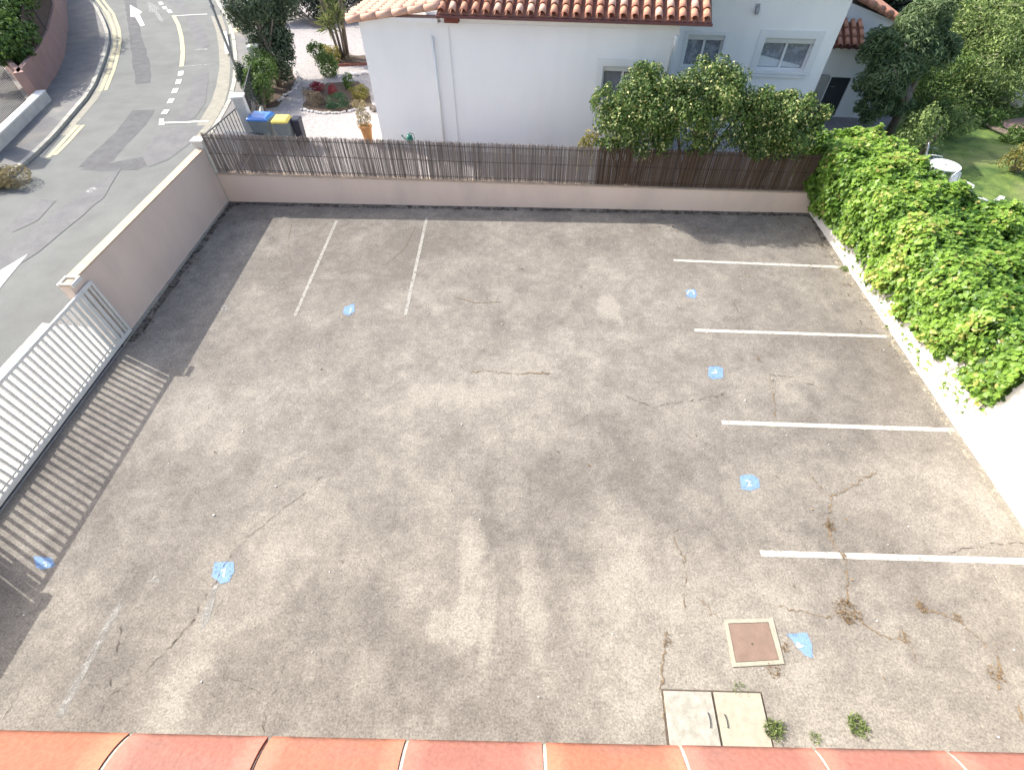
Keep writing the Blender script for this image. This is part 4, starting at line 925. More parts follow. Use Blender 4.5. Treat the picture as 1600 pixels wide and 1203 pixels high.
    mb = MB(); mb.prism([HP(rr, 0, d4), HP(g1[0], 0, d4), HP(g1[0], 0, d4 + 5), HP(rr, 0, d4 + 5)], GZ, [g0[1] + (g0[0] - rr) * .2, g1[1], g1[1], g0[1] + (g0[0] - rr) * .2]).build('wall', M['house_white'], o)
    n_ = 7; A_0 = HP(g0[0] - .5, g0[1] + .28, d4 - .12); A_1 = HP(g1[0] + .2, g1[1] + .02, d4 - .12)
    for k in range(n_):
        MB().tube([A_0.lerp(A_1, k / n_), A_0.lerp(A_1, (k + .97) / n_)], [.10, .12], 10).build('verge_tile', M['terracotta'], o, smooth=True)
    MB().prism([HP(g0[0] - .5, 0, d4), HP(g1[0] + .25, 0, d4), HP(g1[0] + .25, 0, d4 + 5.2), HP(g0[0] - .5, 0, d4 + 5.2)], [A_0.z - .07, A_1.z - .07] + [A_1.z - .07, A_0.z - .07], [A_0.z + .06, A_1.z + .06, A_1.z + .06, A_0.z + .06]).build('roof', M['terracotta'], o)
    c_ = empty('meter_cabinet', HP(ds0 - .5, GZ, dD - .2), 'stack of pale meter boxes on the wall left of the dark door', 'cabinet')
    m0 = at(1253, 170)[0]; m1 = at(1272, 170)[0]; z0 = at(1262, 172)[1]; z1 = at(1282, 116)[1]
    m1 = min(m1, ds0 - .15); m0 = m1 - .75
    hbox(MB(), m0, m1, GZ, z1, dD - .28, dD - .003).build('housing', M['cabinet'], c_, bevel=.008)
    for k in range(3):
        za = GZ + .08 + (z1 - GZ - .1) * k / 3; hbox(MB(), m0 + .04, m1 - .04, za, za + (z1 - GZ - .1) / 3 - .05, dD - .30, dD - .282).build('hatch', M['cabinet'], c_, bevel=.004)
    l2 = empty('entrance_lamp', HP(ds0 - .05, 2.1, dD), 'tiny grey box beside the top of the dark door', 'lamp')
    s, z = at(1289, 131); hbox(MB(), s - .04, s + .04, z - .06, z + .06, dD - .05, dD - .002).build('housing', M['galv'], l2, bevel=.006)
    hbox(MB(), s - .025, s + .025, z - .045, z + .01, dD - .058, dD - .05).build('lens', M['glass'], l2)
house()

# street side of the garden: white pillars, dark railings, gate
def pillar(x, y, top, label, w=.34):
    o = empty('pillar', (x, y, 0), label, 'pillar', 'white pillars of the garden wall')
    MB().box((x, y, top / 2), (w, w, top), rz=.2).build('shaft', M['pier'], o, bevel=.01); MB().box((x, y, top + .03), (w + .08, w + .08, .06), rz=.2).build('cap', M['gate_white'], o, bevel=.01)
p1 = px(371, 150, 2.03); p2 = px(395, 74, 2.0)
pillar(p1.x, p1.y, 2.0, 'nearer white pillar, left of the blue lidded bin')
pillar(p2.x, p2.y, 2.0, 'farther white pillar, half hidden by the dusty green tree')
def railing(a, b, z0, z1, n, label, base=True, name='garden_railing', cat='railing', panel=False):
    a = Vector(a); b = Vector(b); d = (b - a).normalized(); o = empty(name, (a + b) / 2, label, cat)
    if base:
        q = Vector((-d.y, d.x, 0)) * .09; MB().prism([a + q, b + q, b - q, a - q], -.1, z0 - .08).build('base_wall', M['pier'], o)
    for z in (z0, z1): MB().bar(a + Vector((0, 0, z)), b + Vector((0, 0, z)), .035, .03).build('rail', M['dark_metal'], o)
    me = MB().box((0, 0, 0), (.018, .018, z1 - z0)).mesh('bar', M['dark_metal'])
    for k in range(n):
        p = a.lerp(b, (k + .5) / n); inst('bar', me, o, Matrix.Translation((p.x, p.y, (z0 + z1) / 2)))
    if panel: p, q = a.lerp(b, .42), a.lerp(b, .99); MB().bar(p + Vector((0, 0, (z0 + z1) / 2)), q + Vector((0, 0, (z0 + z1) / 2)), z1 - z0 - .1, .02, up=(0, 0, 1)).build('panel', M['bin_dark'], o)
    return o
railing((p1.x - .1, p1.y + .25, 0), (p2.x - .02, p2.y - .25, 0), .65, 1.75, 34, 'dark metal railing between the two white pillars')
railing((-10.35, 15.5, 0), (p1.x - .12, p1.y - .22, 0), .12, 1.7, 14, 'dark metal garden gate between the corner pier and the near pillar', base=False, name='garden_gate', cat='gate', panel=True)
o = empty('metal_pole', px(380, 136), 'tall thin grey metal pole on the pavement near the top left', 'pole')
b = px(380, 136); MB().tube([b, b + Vector((0, 0, 6.5))], [.06, .05], 10).build('shaft', M['galv'], o, smooth=True)
MB().tube([b + Vector((0, 0, 3.0)), b + Vector((0, 0, 3.12))], .085, 10).build('collar', M['galv'], o); MB().lathe(b + Vector((0, 0, .1)), [(.12, 0), (.12, .02), (.07, .05)], 10).build('base_plate', M['galv'], o)

# bins
def wheelie(pa, pb, zt, lid, label, dep=.62, body='bin_grey'):
    a, b = px(*pa, zt), px(*pb, zt); w = (b - a).length; d = (b - a).normalized(); n = Vector((-d.y, d.x, 0)); c = (a + b) / 2 + n * dep / 2
    o = empty('wheelie_bin', (c.x, c.y, GZ), label, 'bin', 'wheelie bins behind the reed fence')
    def rect(z, sw, sd): return [tuple(c + d * sx * w * sw / 2 + n * sy * dep * sd / 2)[:2] + (z,) for sx, sy in ((-1, -1), (1, -1), (1, 1), (-1, 1))]
    mb = MB(); lo, hi = rect(GZ + .06, .78, .72), rect(zt - .06, .96, .94); mb.v = lo + hi; mb.f = [(3, 2, 1, 0), (4, 5, 6, 7)] + [(i, (i + 1) % 4, 4 + (i + 1) % 4, 4 + i) for i in range(4)]
    mb.build('body', M[body], o, bevel=.02)
    mb = MB(); lo, mi, hi = rect(zt - .06, 1.04, 1.02), rect(zt - .01, 1.04, 1.02), rect(zt + .05, .86, .8); mb.v = lo + mi + hi; mb.f = [(3, 2, 1, 0), (8, 9, 10, 11)] + [(i, (i + 1) % 4, 4 + (i + 1) % 4, 4 + i) for i in range(4)] + [(4 + i, 4 + (i + 1) % 4, 8 + (i + 1) % 4, 8 + i) for i in range(4)]
    mb.build('lid', M[lid], o, bevel=.015)
    e = c + n * dep * .56; MB().bar(Vector((e.x, e.y, zt - .05)) - d * w * .4, Vector((e.x, e.y, zt - .05)) + d * w * .4, .03).build('handle', M[body], o)
    for s in (-1, 1):
        q = c + n * dep * .38 + d * s * w * .42; MB().tube([Vector((q.x, q.y, GZ + .1)) - d * .025, Vector((q.x, q.y, GZ + .1)) + d * .025], .1, 12).build('wheel', M['bin_dark'], o)
wheelie((384, 187), (416, 188), 1.42, 'bin_blue', 'grey bin with a glossy blue lid, leftmost of the three bins', dep=.66)
wheelie((423, 191), (447, 191), 1.40, 'bin_yellow', 'grey bin with a yellow lid in the middle of the three bins', dep=.56)
wheelie((453, 190), (466, 190), 1.30, 'bin_dark', 'small dark blue bin right of the yellow lidded one', dep=.40, body='bin_dark')

# plant pot, watering can, border stones
pc = px(577, 224, GZ); o = empty('plant_pot', pc, 'tall ochre clay pot against the house corner', 'plant pot')
MB().lathe(pc, [(.13, 0), (.17, .3), (.205, .55), (.235, .56), (.235, .62), (.20, .62)], 18).build('body', M['pot'], o, smooth=False)
MB().lathe(pc + Vector((0, 0, .58)), [(.2, 0), (.15, .03)], 12).build('soil', M['soil'], o)
plant('potted_plant', pc + Vector((0, 0, .6)), 'dry yellowish plant growing in the tall clay pot', 'plant', [(pc.x, pc.y, pc.z + .85, .26, .26, .32), (pc.x - .08, pc.y + .1, pc.z + 1.2, .24, .22, .28)], 900, .07, M['dryplant'], aspect=.35, up=.5, trunk_r=.01, seed=4)
wc = px(641, 222, .95); o = empty('watering_can', wc, 'green watering can on a thin post by the white wall', 'watering can')
MB().lathe(wc, [(.10, 0), (.115, .02), (.10, .2), (.07, .23)], 14).build('body', M['green_plastic'], o, smooth=True)
MB().tube([wc + Vector((-.08, -.02, .06)), wc + Vector((-.2, -.03, .16)), wc + Vector((-.25, -.03, .24))], [.025, .018, .03], 8).build('spout', M['green_plastic'], o)
MB().tube([wc + Vector((.08, 0, .05)), wc + Vector((.18, 0, .12)), wc + Vector((.15, 0, .26)), wc + Vector((.03, 0, .30)), wc + Vector((-.03, 0, .23))], .012, 6).build('handle', M['green_plastic'], o)
o = empty('wooden_post', (wc.x, wc.y, GZ), 'thin dark post under the green watering can', 'post')
MB().tube([(wc.x, wc.y, GZ), (wc.x, wc.y, .945)], .025, 8).build('shaft', M['bark'], o); MB().lathe((wc.x, wc.y, .93), [(.10, 0), (.10, .015)], 10).build('top_plate', M['bark'], o)
def stones(line, n, sz, m, nm, label, cat, group=None):
    o = empty(nm, px(*line[0], GZ), label, cat); L_ = [px(p[0], p[1], GZ) for p in line]; r = random.Random(n); cum = [0]
    for a, b in zip(L_, L_[1:]): cum.append(cum[-1] + (b - a).length)
    for k in range(n):
        s = cum[-1] * (k + .5) / n
        for i in range(len(L_) - 1):
            if s <= cum[i + 1] or i == len(L_) - 2: p = L_[i].lerp(L_[i + 1], (s - cum[i]) / (cum[i + 1] - cum[i])); break
        q = sz * r.uniform(.7, 1.25)
        if m == 'brick': d = (L_[-1] - L_[0]).normalized(); MB().box(p + Vector((0, 0, .05)), (.2, .1, .12), math.atan2(d.y, d.x) + r.gauss(0, .05)).build('brick', M['brick'], o, bevel=.008)
        else: MB().lathe(p + Vector((r.gauss(0, .03), r.gauss(0, .03), 0)), [(q * .7, 0), (q, q * .35), (q * .75, q * .8), (q * .2, q)], 7).build('stone', M['stone'], o)
stones([(472, 172), (500, 178), (530, 178), (560, 172), (585, 168)], 34, .07, 'stone', 'stone_border', 'white stones edging the near side of the flower bed', 'border')
stones([(434, 160), (447, 150), (462, 140), (470, 128), (462, 112)], 26, .07, 'stone', 'stone_border', 'white stones edging the bed by the dusty green tree', 'border')
stones([(528, 122), (545, 118), (560, 118), (574, 116)], 18, .09, 'stone', 'stone_border', 'heap of white stones by the house corner below the bricks', 'border')
stones([(530, 104), (550, 103), (575, 102)], 11, .1, 'brick', 'brick_border', 'row of red edging bricks below the yucca', 'border')
def flower_bed(pts):
    P = [px(p[0], p[1], GZ) for p in pts]; sheet('flower_bed', [tuple(p) for p in P], GZ + .008, M['soil'], raw=True, jit=.05, sub=.3, kind='structure')
flower_bed([(472, 168), (482, 145), (512, 130), (560, 128), (580, 150), (582, 165), (545, 175), (500, 175)])
flower_bed([(400, 172), (432, 168), (450, 150), (462, 125), (455, 105), (420, 110), (400, 140)])
flower_bed([(525, 103), (578, 101), (578, 88), (530, 86)])

# ================================================================== PLANTS
def gp(x, y, z=GZ): return px(x, y, z)
def lob(p, dz, rx, ry, rz): return (p.x, p.y, p.z + dz, rx, ry, rz)
# dusty dark tree
t = px(437, 136, GZ)
trk = [([t, t + Vector((.05, .1, 1.0)), t + Vector((-.1, .2, 2.2)), t + Vector((-.2, .4, 3.6))], [.13, .11, .08, .04]), ([t + Vector((0, .1, 1.0)), t + Vector((-.5, .5, 2.2))], [.07, .03]), ([t + Vector((0, .1, 1.3)), t + Vector((.5, .3, 2.4))], [.06, .03])]
plant('garden_tree', t, 'dusty dark green tree leaning over the garden railing at the top', 'tree',
      [(t.x + .0, t.y + .4, 1.45, .85, .9, .9), (t.x - .2, t.y + .9, 2.3, 1.0, 1.1, .9), (t.x - .2, t.y + .5, 3.2, 1.05, 1.0, .9), (t.x - .5, t.y + 1.3, 3.9, 1.1, 1.1, .9), (t.x + .55, t.y + 1.8, 3.2, .9, .9, .8), (t.x - .6, t.y + 1.9, 4.8, 1.1, 1.1, .9)],
      30000, .115, M['cypress'], trunk=trk, seed=3, cname='crown', aspect=.5, rough=.3)
t = px(412, 172, GZ)
plant('shrub', t, 'bright green shrub behind the blue bin, against the railing', 'shrub', [lob(t + Vector((0, .3, 0)), .7, .65, .7, .65), lob(t + Vector((-.25, .9, 0)), .95, .6, .7, .6), lob(t + Vector((.2, .9, 0)), 1.1, .5, .6, .55), lob(t + Vector((-.3, 1.8, 0)), 1.25, .5, .6, .5)], 6500, .085, M['shrub'], seed=6)
t = px(388, 172, GZ); 
plant('shrub', t, 'greyish leafy shrub right behind the nearer white pillar', 'shrub', [lob(t + Vector((0, .7, 0)), .95, .34, .4, .55)], 1200, .08, M['cypress'], seed=16)
# bed plants
for (x, y, rx, rz_, n, sz, mm, lab, sd, kw) in [
        (497, 96, .42, .45, 1300, .08, 'shrub', 'small bright green shrub at the near edge of the far gravel', 31, {}),
        (520, 100, .42, .42, 1300, .08, 'yellowplant', 'yellow green shrub beside the small bright one', 32, {}),
        (512, 122, .50, .55, 2000, .08, 'bush', 'dark loose shrub in the middle of the flower bed', 33, {}),
        (496, 146, .34, .22, 900, .06, 'redplant', 'low dark red flowering plant in the bed', 34, {}),
        (520, 150, .26, .20, 500, .06, 'redplant', 'smaller red flowering plant right of the dark red one', 35, {}),
        (490, 168, .42, .34, 1500, .07, 'mauve', 'reddish grey spiky plant at the near left corner of the bed', 36, dict(aspect=.2)),
        (528, 172, .55, .32, 2600, .06, 'rosemary', 'low rounded dark green mound at the near edge of the bed', 37, dict(aspect=.2)),
        (563, 158, .42, .34, 1400, .07, 'yellowplant', 'yellow green plant beside the house corner', 38, dict(aspect=.3)),
        (545, 140, .25, .38, 700, .07, 'shrub', 'small upright green plant behind the rounded mound', 39, {}),
        (477, 150, .22, .18, 350, .06, 'mauve', 'tiny grey plant by the path at the left of the bed', 40, dict(aspect=.25)),
        (583, 176, .16, .14, 250, .05, 'mauve', 'tiny plant at the foot of the house corner', 41, {}),
        (548, 100, .30, .22, 500, .06, 'mauve', 'low grey plant among the red bricks', 42, dict(aspect=.25))]:
    t = px(x, y, GZ)
    plant('garden_plant', t, lab, 'plant', [lob(t + Vector((0, rx * .5, 0)), rz_ * .75, rx, rx * .8, rz_)], n, sz, M[mm], seed=sd, trunk_r=.012, group='plants of the flower bed', **kw)
# yucca
def yucca(x, y):
    t = px(x, y, GZ); o = empty('yucca', t, 'tall yucca with several bare trunks left of the pink roof', 'yucca'); r = random.Random(4); mb = MB(); P, Nn = [], []
    V, F, T = [], [], []
    for k in range(6):
        a = k * 1.05; b = t + Vector((math.cos(a) * .2, math.sin(a) * .15, 0)); h = [2.9, 2.5, 2.1, 3.2, 1.6, 1.9][k]; e = b + Vector((math.cos(a) * .45 + r.uniform(-.1, .1), math.sin(a) * .35, h)); m_ = b.lerp(e, .5) + Vector((r.uniform(-.06, .06), 0, 0))
        mb.tube([b, m_, e], [.075, .06, .055], 7)
        for i in range(70):
            az, el = r.uniform(0, 6.28), r.uniform(-.7, 1.35); d = Vector((math.cos(az) * math.cos(el), math.sin(az) * math.cos(el), math.sin(el))); L = r.uniform(.45, .75)
            sd = Vector((-math.sin(az), math.cos(az), 0)) * .025; s0 = e + Vector((0, 0, r.uniform(-.35, .1))); q = len(V)
            mid = s0 + d * L * .55; end = s0 + d * L - Vector((0, 0, .12 * L))
            V += [tuple(s0 - sd * .5), tuple(s0 + sd * .5), tuple(mid + sd), tuple(end), tuple(mid - sd)]; F.append((q, q + 1, q + 2, q + 3, q + 4)); T += [r.random()] * 5
    mb.build('trunk', M['bark'], o, smooth=True)
    me = bpy.data.meshes.new('crown'); me.from_pydata(V, [], F); at = me.attributes.new('tint', 'FLOAT', 'POINT'); at.data.foreach_set('value', np.array(T, 'f')); me.materials.append(M['palm']); me.update(); link('crown', me, o)
yucca(538, 92)
t = px(500, 44, GZ)
plant('hedge', t, 'dark hedge in shade at the far side of the gravel yard', 'hedge', [(t.x - 3.2 + 1.5 * k, t.y + 1.6 + .15 * k, 1.5 + .2 * (k % 2), 1.2, 1.2, 1.35) for k in range(6)], 15000, .15, M['darkhedge'], seed=12, trunk_r=.04)
t = px(455, -10, GZ)
plant('garden_tree', t, 'dark tree at the top edge behind the dusty one', 'tree', [(t.x, t.y, 3.0, 2.0, 1.8, 1.6), (t.x + 1.8, t.y + .5, 2.6, 1.6, 1.6, 1.4), (t.x + 4, t.y + 1.2, 2.8, 1.8, 1.5, 1.5)], 11000, .17, M['darkhedge'], trunk=[([t, t + Vector((0, 0, 3))], [.15, .07])], seed=13, cname='crown')

# three bushes against the reed fence
def bushes():
    R1 = lambda s, d, z: FW(s, d, z)
    def L(x, y, d, rx, ry, rz): d = max(.3, d - .65); p = pv(x, y, FW(0, d), FW(5, d)); return (p.x, p.y, p.z, rx, ry, rz)
    specs = [('rounded bush with pale yellow flecks in front of the dark window, first of three', [L(1000, 155, 1.2, .95, .95, .8), L(975, 185, .9, .75, .7, .75), L(1010, 200, .75, .85, .7, .7), L(1005, 130, 1.3, .62, .6, .48), L(955, 225, .6, .42, .35, .3), L(1035, 225, .5, .35, .4, .4), L(1045, 170, 1.0, .6, .7, .8), L(940, 160, 1.0, .35, .4, .35)], 21),
             ('tallest bush of the three, thick with pale yellow flecks', [L(1105, 150, 1.3, 1.0, 1.0, .85), L(1128, 122, 1.4, .58, .6, .48), L(1075, 180, .9, .8, .75, .75), L(1130, 190, .8, .95, .75, .8), L(1090, 225, .45, .6, .4, .4), L(1160, 165, 1.1, .7, .7, .6), L(1060, 150, 1.0, .6, .6, .5), L(1175, 215, .6, .6, .5, .5)], 22),
             ('lower looser bush of the three beside the ivy', [L(1215, 190, 1.1, .75, .8, .65), L(1185, 215, .7, .7, .6, .6), L(1245, 215, .8, .65, .7, .6), L(1235, 165, 1.2, .42, .5, .35), L(1212, 235, .5, .6, .4, .35), L(1195, 175, 1.0, .6, .6, .5), L(1265, 185, .9, .45, .5, .5)], 23)]
    for lab, lobes, sd in specs:
        c = lobes[0]; b = Vector((c[0], c[1], GZ))
        plant('flecked_bush', b, lab, 'bush', lobes, 20000, .08, M['bush'], group='three bushes by the reed fence', seed=sd, flower=.14, rough=.25, trunk_r=.05)
bushes()
t = pv(915, 235, FW(0, .35), FW(5, .35)); t.z = GZ
plant('climbing_shrub', t, 'sparse yellow green sprig against the reed fence left of the first bush', 'shrub', [(t.x, t.y, 1.5, .35, .2, .7), (t.x + .1, t.y, 2.0, .3, .2, .3)], 650, .08, M['yellowplant'], seed=26, trunk_r=.012)

# ivy over the right wall
def ivy():
    o = empty('ivy_hedge', (RX + .3, 10.5, 0), 'broad bright green ivy spilling over the white wall on the right', 'ivy')
    y0, y1 = 5.93, 15.6
    def xback(y): return np.interp(y, [5.9, 10.7, 11.4, 12.1, 13.4, 15.0, 15.7, 16.2], [12.9, 12.2, 11.3, 10.75, 10.65, 10.8, 10.2, 9.4])
    def front_bottom(y): return np.interp(y, [5.9, 7, 8.2, 9.3, 10.6, 11.5, 12.5, 13.3, 14.0, 16], [.86, .84, .70, .60, .42, .62, .40, .28, .15, .1])
    def bulge(y): return np.interp(y, [5.9, 7, 9, 11, 12.5, 14, 16], [.13, .15, .17, .16, .28, .42, .5])
    def shell(n, depth, seed):
        y = RNG.uniform(y0, y1, n); zb = front_bottom(y) + .16 * wob(np.stack([y, y * 0, y * 0], 1), 3.0, 2) + RNG.normal(size=n) * .05
        bg = bulge(y); xb = xback(y); top = 2.06 + .08 * np.sin(y * 1.1) ; hf = (1.7 - zb); ha = xb - (RX - bg); tot = hf + .5 + ha; u = RNG.uniform(0, 1, n) * tot
        x = np.empty(n); z = np.empty(n); nx = np.empty(n); nz = np.empty(n)
        f = u < hf; z[f] = (zb + u)[f]; x[f] = (RX - bg * np.clip((z - zb) / .8, .12, 1) - .03)[f]; nx[f] = -1; nz[f] = .25
        c = (~f) & (u < hf + .5); th = (u - hf) / .5 * math.pi / 2; x[c] = (RX - bg + .3 * (1 - np.cos(th)))[c]; z[c] = (1.7 + .4 * np.sin(th))[c]; nx[c] = -np.cos(th[c]); nz[c] = np.sin(th[c])
        g = u >= hf + .5; x[g] = (RX - bg + .3 + (u - hf - .5))[g]; z[g] = top[g]; nx[g] = 0; nz[g] = 1
        P = np.stack([x, y, z], 1); Nn = np.stack([nx, nx * 0, nz], 1)
        w = wob(P, 1.9, 41) * .17 + wob(P, 4.5, 42) * .09 + wob(P, 9.0, 43) * .035; w = w + .05 * np.sign(wob(P, 3.1, 48)) * np.abs(wob(P, 3.1, 48)) ** .5; P += Nn * (w - depth + RNG.normal(size=n) * .045)[:, None]
        yb = (P[:, 1] > y0 + .06 * wob(P, 4, 3)); bite = wob(P * [1, 1, 1], 6, 44) > -.9
        k = yb & bite; return P[k], Nn[k], w[k]
    P, Nn, w = shell(46000, 0, 1)
    nn = Nn + RNG.normal(size=P.shape) * .42; nn[:, 2] += .35; nn[:, 0] -= .25
    tint = .44 + w * 1.9 + .14 * wob(P, 2.2, 45) + RNG.normal(size=len(P)) * .2  # hollows tinted darker, bulges lighter: shading put into the leaf colour
    br = RNG.uniform(size=len(P)) < .012; tint = np.clip(tint, 0, .92); tint[br] = 1.0
    # the largest leaves near the camera are single parts
    camd = np.linalg.norm(P - np.array([0, 0, CAM_H]), axis=1); vis = np.argsort(camd)[:300]; rest = np.ones(len(P), bool); rest[vis] = False
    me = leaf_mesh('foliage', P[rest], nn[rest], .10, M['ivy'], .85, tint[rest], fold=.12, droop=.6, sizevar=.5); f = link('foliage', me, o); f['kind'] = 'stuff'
    lm = []
    for t_ in (.2, .4, .6, .8):
        V = [(0, -.5, 0), (.38, -.25, .08), (.42, .12, .06), (0, .5, -.04), (-.42, .12, .06), (-.38, -.25, .08)]
        m_ = bpy.data.meshes.new('leaf'); m_.from_pydata(V, [], [(0, 1, 2, 3), (0, 3, 4, 5)]); a = m_.attributes.new('tint', 'FLOAT', 'POINT'); a.data.foreach_set('value', np.full(6, t_, 'f')); m_.materials.append(M['ivy']); m_.update(); lm.append(m_)
    for i in vis:
        n_ = Vector(nn[i]).normalized(); q = n_.to_track_quat('Z', 'Y'); s_ = random.uniform(.08, .135)
        inst('leaf', lm[int(np.clip(tint[i] * 4, 0, 3))], o, Matrix.Translation(P[i]) @ q.to_matrix().to_4x4() @ Matrix.Rotation(random.uniform(0, 6.28), 4, 'Z') @ Matrix.Scale(s_, 4))
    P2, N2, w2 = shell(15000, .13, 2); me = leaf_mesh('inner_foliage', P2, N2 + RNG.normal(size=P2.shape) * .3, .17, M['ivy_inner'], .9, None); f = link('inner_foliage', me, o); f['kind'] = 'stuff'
    mb = MB(); r = random.Random(8)
    for k in range(26):
        y = r.uniform(y0 + .1, y1 - .8); z = r.uniform(.1, .5); mb.tube([(RX + .02, y, 1.75), (RX - .035, y + r.uniform(-.2, .2), 1.2), (RX - .02, y + r.uniform(-.35, .35), z)], [.015, .011, .005], 5)
    mb.build('stem', M['bark'], o)
    # straggling tendrils on the bare wall
    n = 170; y = RNG.uniform(6.2, 12.6, n); z = np.clip(.12 + .65 * RNG.uniform(0, 1, n) ** .7 * (.6 + .5 * np.sin(y * 5) * np.sin(y * 2.3)), .03, .9)
    Q = np.stack([np.full(n, RX - .03), y, z], 1); me = leaf_mesh('tendril_leaves', Q, np.array([[-1, 0, .5]]) + RNG.normal(size=(n, 3)) * .5, .07, M['ivy'], .8, None); f = link('tendril_leaves', me, o); f['kind'] = 'stuff'
ivy()

# oleander, shrubs and creeper on the lawn
t = px(1387, 214, GZ); tt = px(1420, 152, 1.9)
tr = [([t, t.lerp(tt, .5) + Vector((0, .05, 0)), tt, Vector((t.x - .6, t.y + .6, 3.0))], [.15, .13, .11, .05]), ([tt, tt + Vector((.3, .6, 1.0))], [.08, .03]), ([t.lerp(tt, .8), tt + Vector((-1.1, -.2, .9))], [.07, .03])]
def L2(x, y, a, b, rx, ry, rz): p = pv(x, y, a, b); return (p.x, p.y, p.z, rx, ry, rz)
a_, b_ = (t.x - 3, t.y), (t.x + 3, t.y)
plant('oleander_tree', t, 'grey green oleander with a leaning trunk beside the dark door', 'tree',
      [L2(1385, 120, a_, b_, .85, .8, .75), L2(1365, 165, a_, b_, .55, .6, .55), L2(1420, 80, (a_[0], a_[1] + .4), (b_[0], b_[1] + .4), .95, .9, .75), L2(1445, 35, (a_[0], a_[1] + .8), (b_[0], b_[1] + .8), .85, .9, .7), L2(1372, 75, a_, b_, .55, .5, .55), L2(1400, 165, a_, b_, .5, .5, .4), L2(1465, 75, (a_[0], a_[1] + .8), (b_[0], b_[1] + .8), .6, .7, .5)],
      13000, .21, M['olea'], trunk=tr, seed=51, cname='crown', aspect=.2, rough=.32, up=.7, flower=.02)
t = px(1425, 262, GZ)
plant('shrub', t, 'dark green shrub on the lawn just behind the ivy, left of the white table', 'shrub', [lob(t + Vector((-.1, .3, 0)), 1.0, .75, .65, .85), lob(t + Vector((.35, .1, 0)), .5, .4, .4, .4)], 2600, .085, M['creeper'], seed=52)
t = px(1500, 170, GZ)
def mound(lab, pts, n, sd, mm, sz=.12, fl=.04, name='climbing_bush', **kw):
    lobes = []
    for (x, y, z, rx, ry, rz_) in pts: p = px(x, y, z); lobes.append((p.x, p.y, z, rx, ry, rz_))
    b = Vector((lobes[0][0], lobes[0][1], GZ)); plant(name, b, lab, 'bush', lobes, n, sz, M[mm], seed=sd, flower=fl, aspect=.38, rough=.3, up=.5, droop=.3, trunk_r=.05, **kw)
mound('sprawling creeper clad bush at the right edge above the lawn', [(1545, 110, 1.6, 1.5, 1.4, 1.2), (1510, 150, 1.0, 1.2, 1.1, .9), (1590, 90, 1.8, 1.4, 1.3, 1.1), (1600, 140, 1.2, 1.2, 1.2, .9), (1480, 190, .8, .9, .8, .6)], 16000, 53, 'creeper')
mound('tall pale green bush at the top right corner', [(1540, 50, 2.4, 2.0, 1.8, 1.5), (1590, 40, 2.2, 2.0, 1.8, 1.6), (1500, 70, 2.0, 1.4, 1.4, 1.3), (1640, 60, 2.2, 2.0, 1.8, 1.6), (1600, 15, 2.4, 2.0, 2.0, 1.5)], 20000, 54, 'creeper', sz=.14)
mound('dark shrub in shade between the leaning trunk and the creeper bush', [(1460, 150, 1.0, 1.1, 1.2, .9), (1490, 120, 1.4, 1.2, 1.2, 1.0), (1445, 185, .8, .7, .7, .6)], 7000, 55, 'bush', fl=0)
mound('small yellow green bush at the right edge beside the lawn', [(1598, 248, .8, .5, .4, .4), (1640, 250, .9, .7, .6, .6)], 1400, 56, 'yellowplant', sz=.11, fl=0)
mound('low green plants beside the pink terrace at the right edge', [(1540, 185, .6, .7, .5, .35), (1590, 215, .5, .5, .4, .3)], 1800, 57, 'shrub', fl=0)
for k, (x, y, z, lab) in enumerate([(1400, -15, 3.0, 'dark tree behind the gable at the top edge'), (1480, -20, 3.0, 'dark tree right of the gable at the top edge'), (1540, -45, 3.0, 'darkest tree beside the white outbuilding')]):
    c = px(x, y, z); b = Vector((c.x, c.y, GZ))
    plant('dark_tree', b, lab, 'tree', [(c.x, c.y, 3.0, 2.4, 2.2, 2.0), (c.x + 1.2, c.y - .6, 2.2, 1.8, 1.6, 1.6), (c.x - 1.3, c.y + .6, 2.6, 1.8, 1.6, 1.5)], 9000, .2, M['darkhedge'], trunk=[([b, b + Vector((0, 0, 3))], [.2, .08])], group='dark trees along the top edge', seed=60 + k, cname='crown')
o = empty('outbuilding', px(1585, 0, GZ), 'corner of a white outbuilding at the top right', 'building')
c = px(1600, 14, GZ); MB().box((c.x + 4.2, c.y + 6.5, 1.9), (9, 6, 3.2), -.3).build('wall', M['house_white'], o); MB().box((c.x + 4.2, c.y + 6.5, 3.56), (9.5, 6.5, .12), -.3).build('roof', M['house_white'], o)
P = [px(*p, GZ) for p in ((1562, 186), (1640, 180), (1650, 196), (1572, 200))]; sheet('terrace', [tuple(p) for p in P], GZ - .03, M['pink_terrace'], raw=True, kind='structure')
o = empty('garden_wall', px(1585, 165, GZ), 'short grey garden wall at the right edge behind the creeper', 'wall')
a, b = px(1560, 178, GZ), px(1640, 160, GZ); MB().bar(a + Vector((0, 0, .45)), b + Vector((0, 0, .45)), .9, .2).build('wall_face', M['pier'], o)
a = px(1560, 178, GZ)

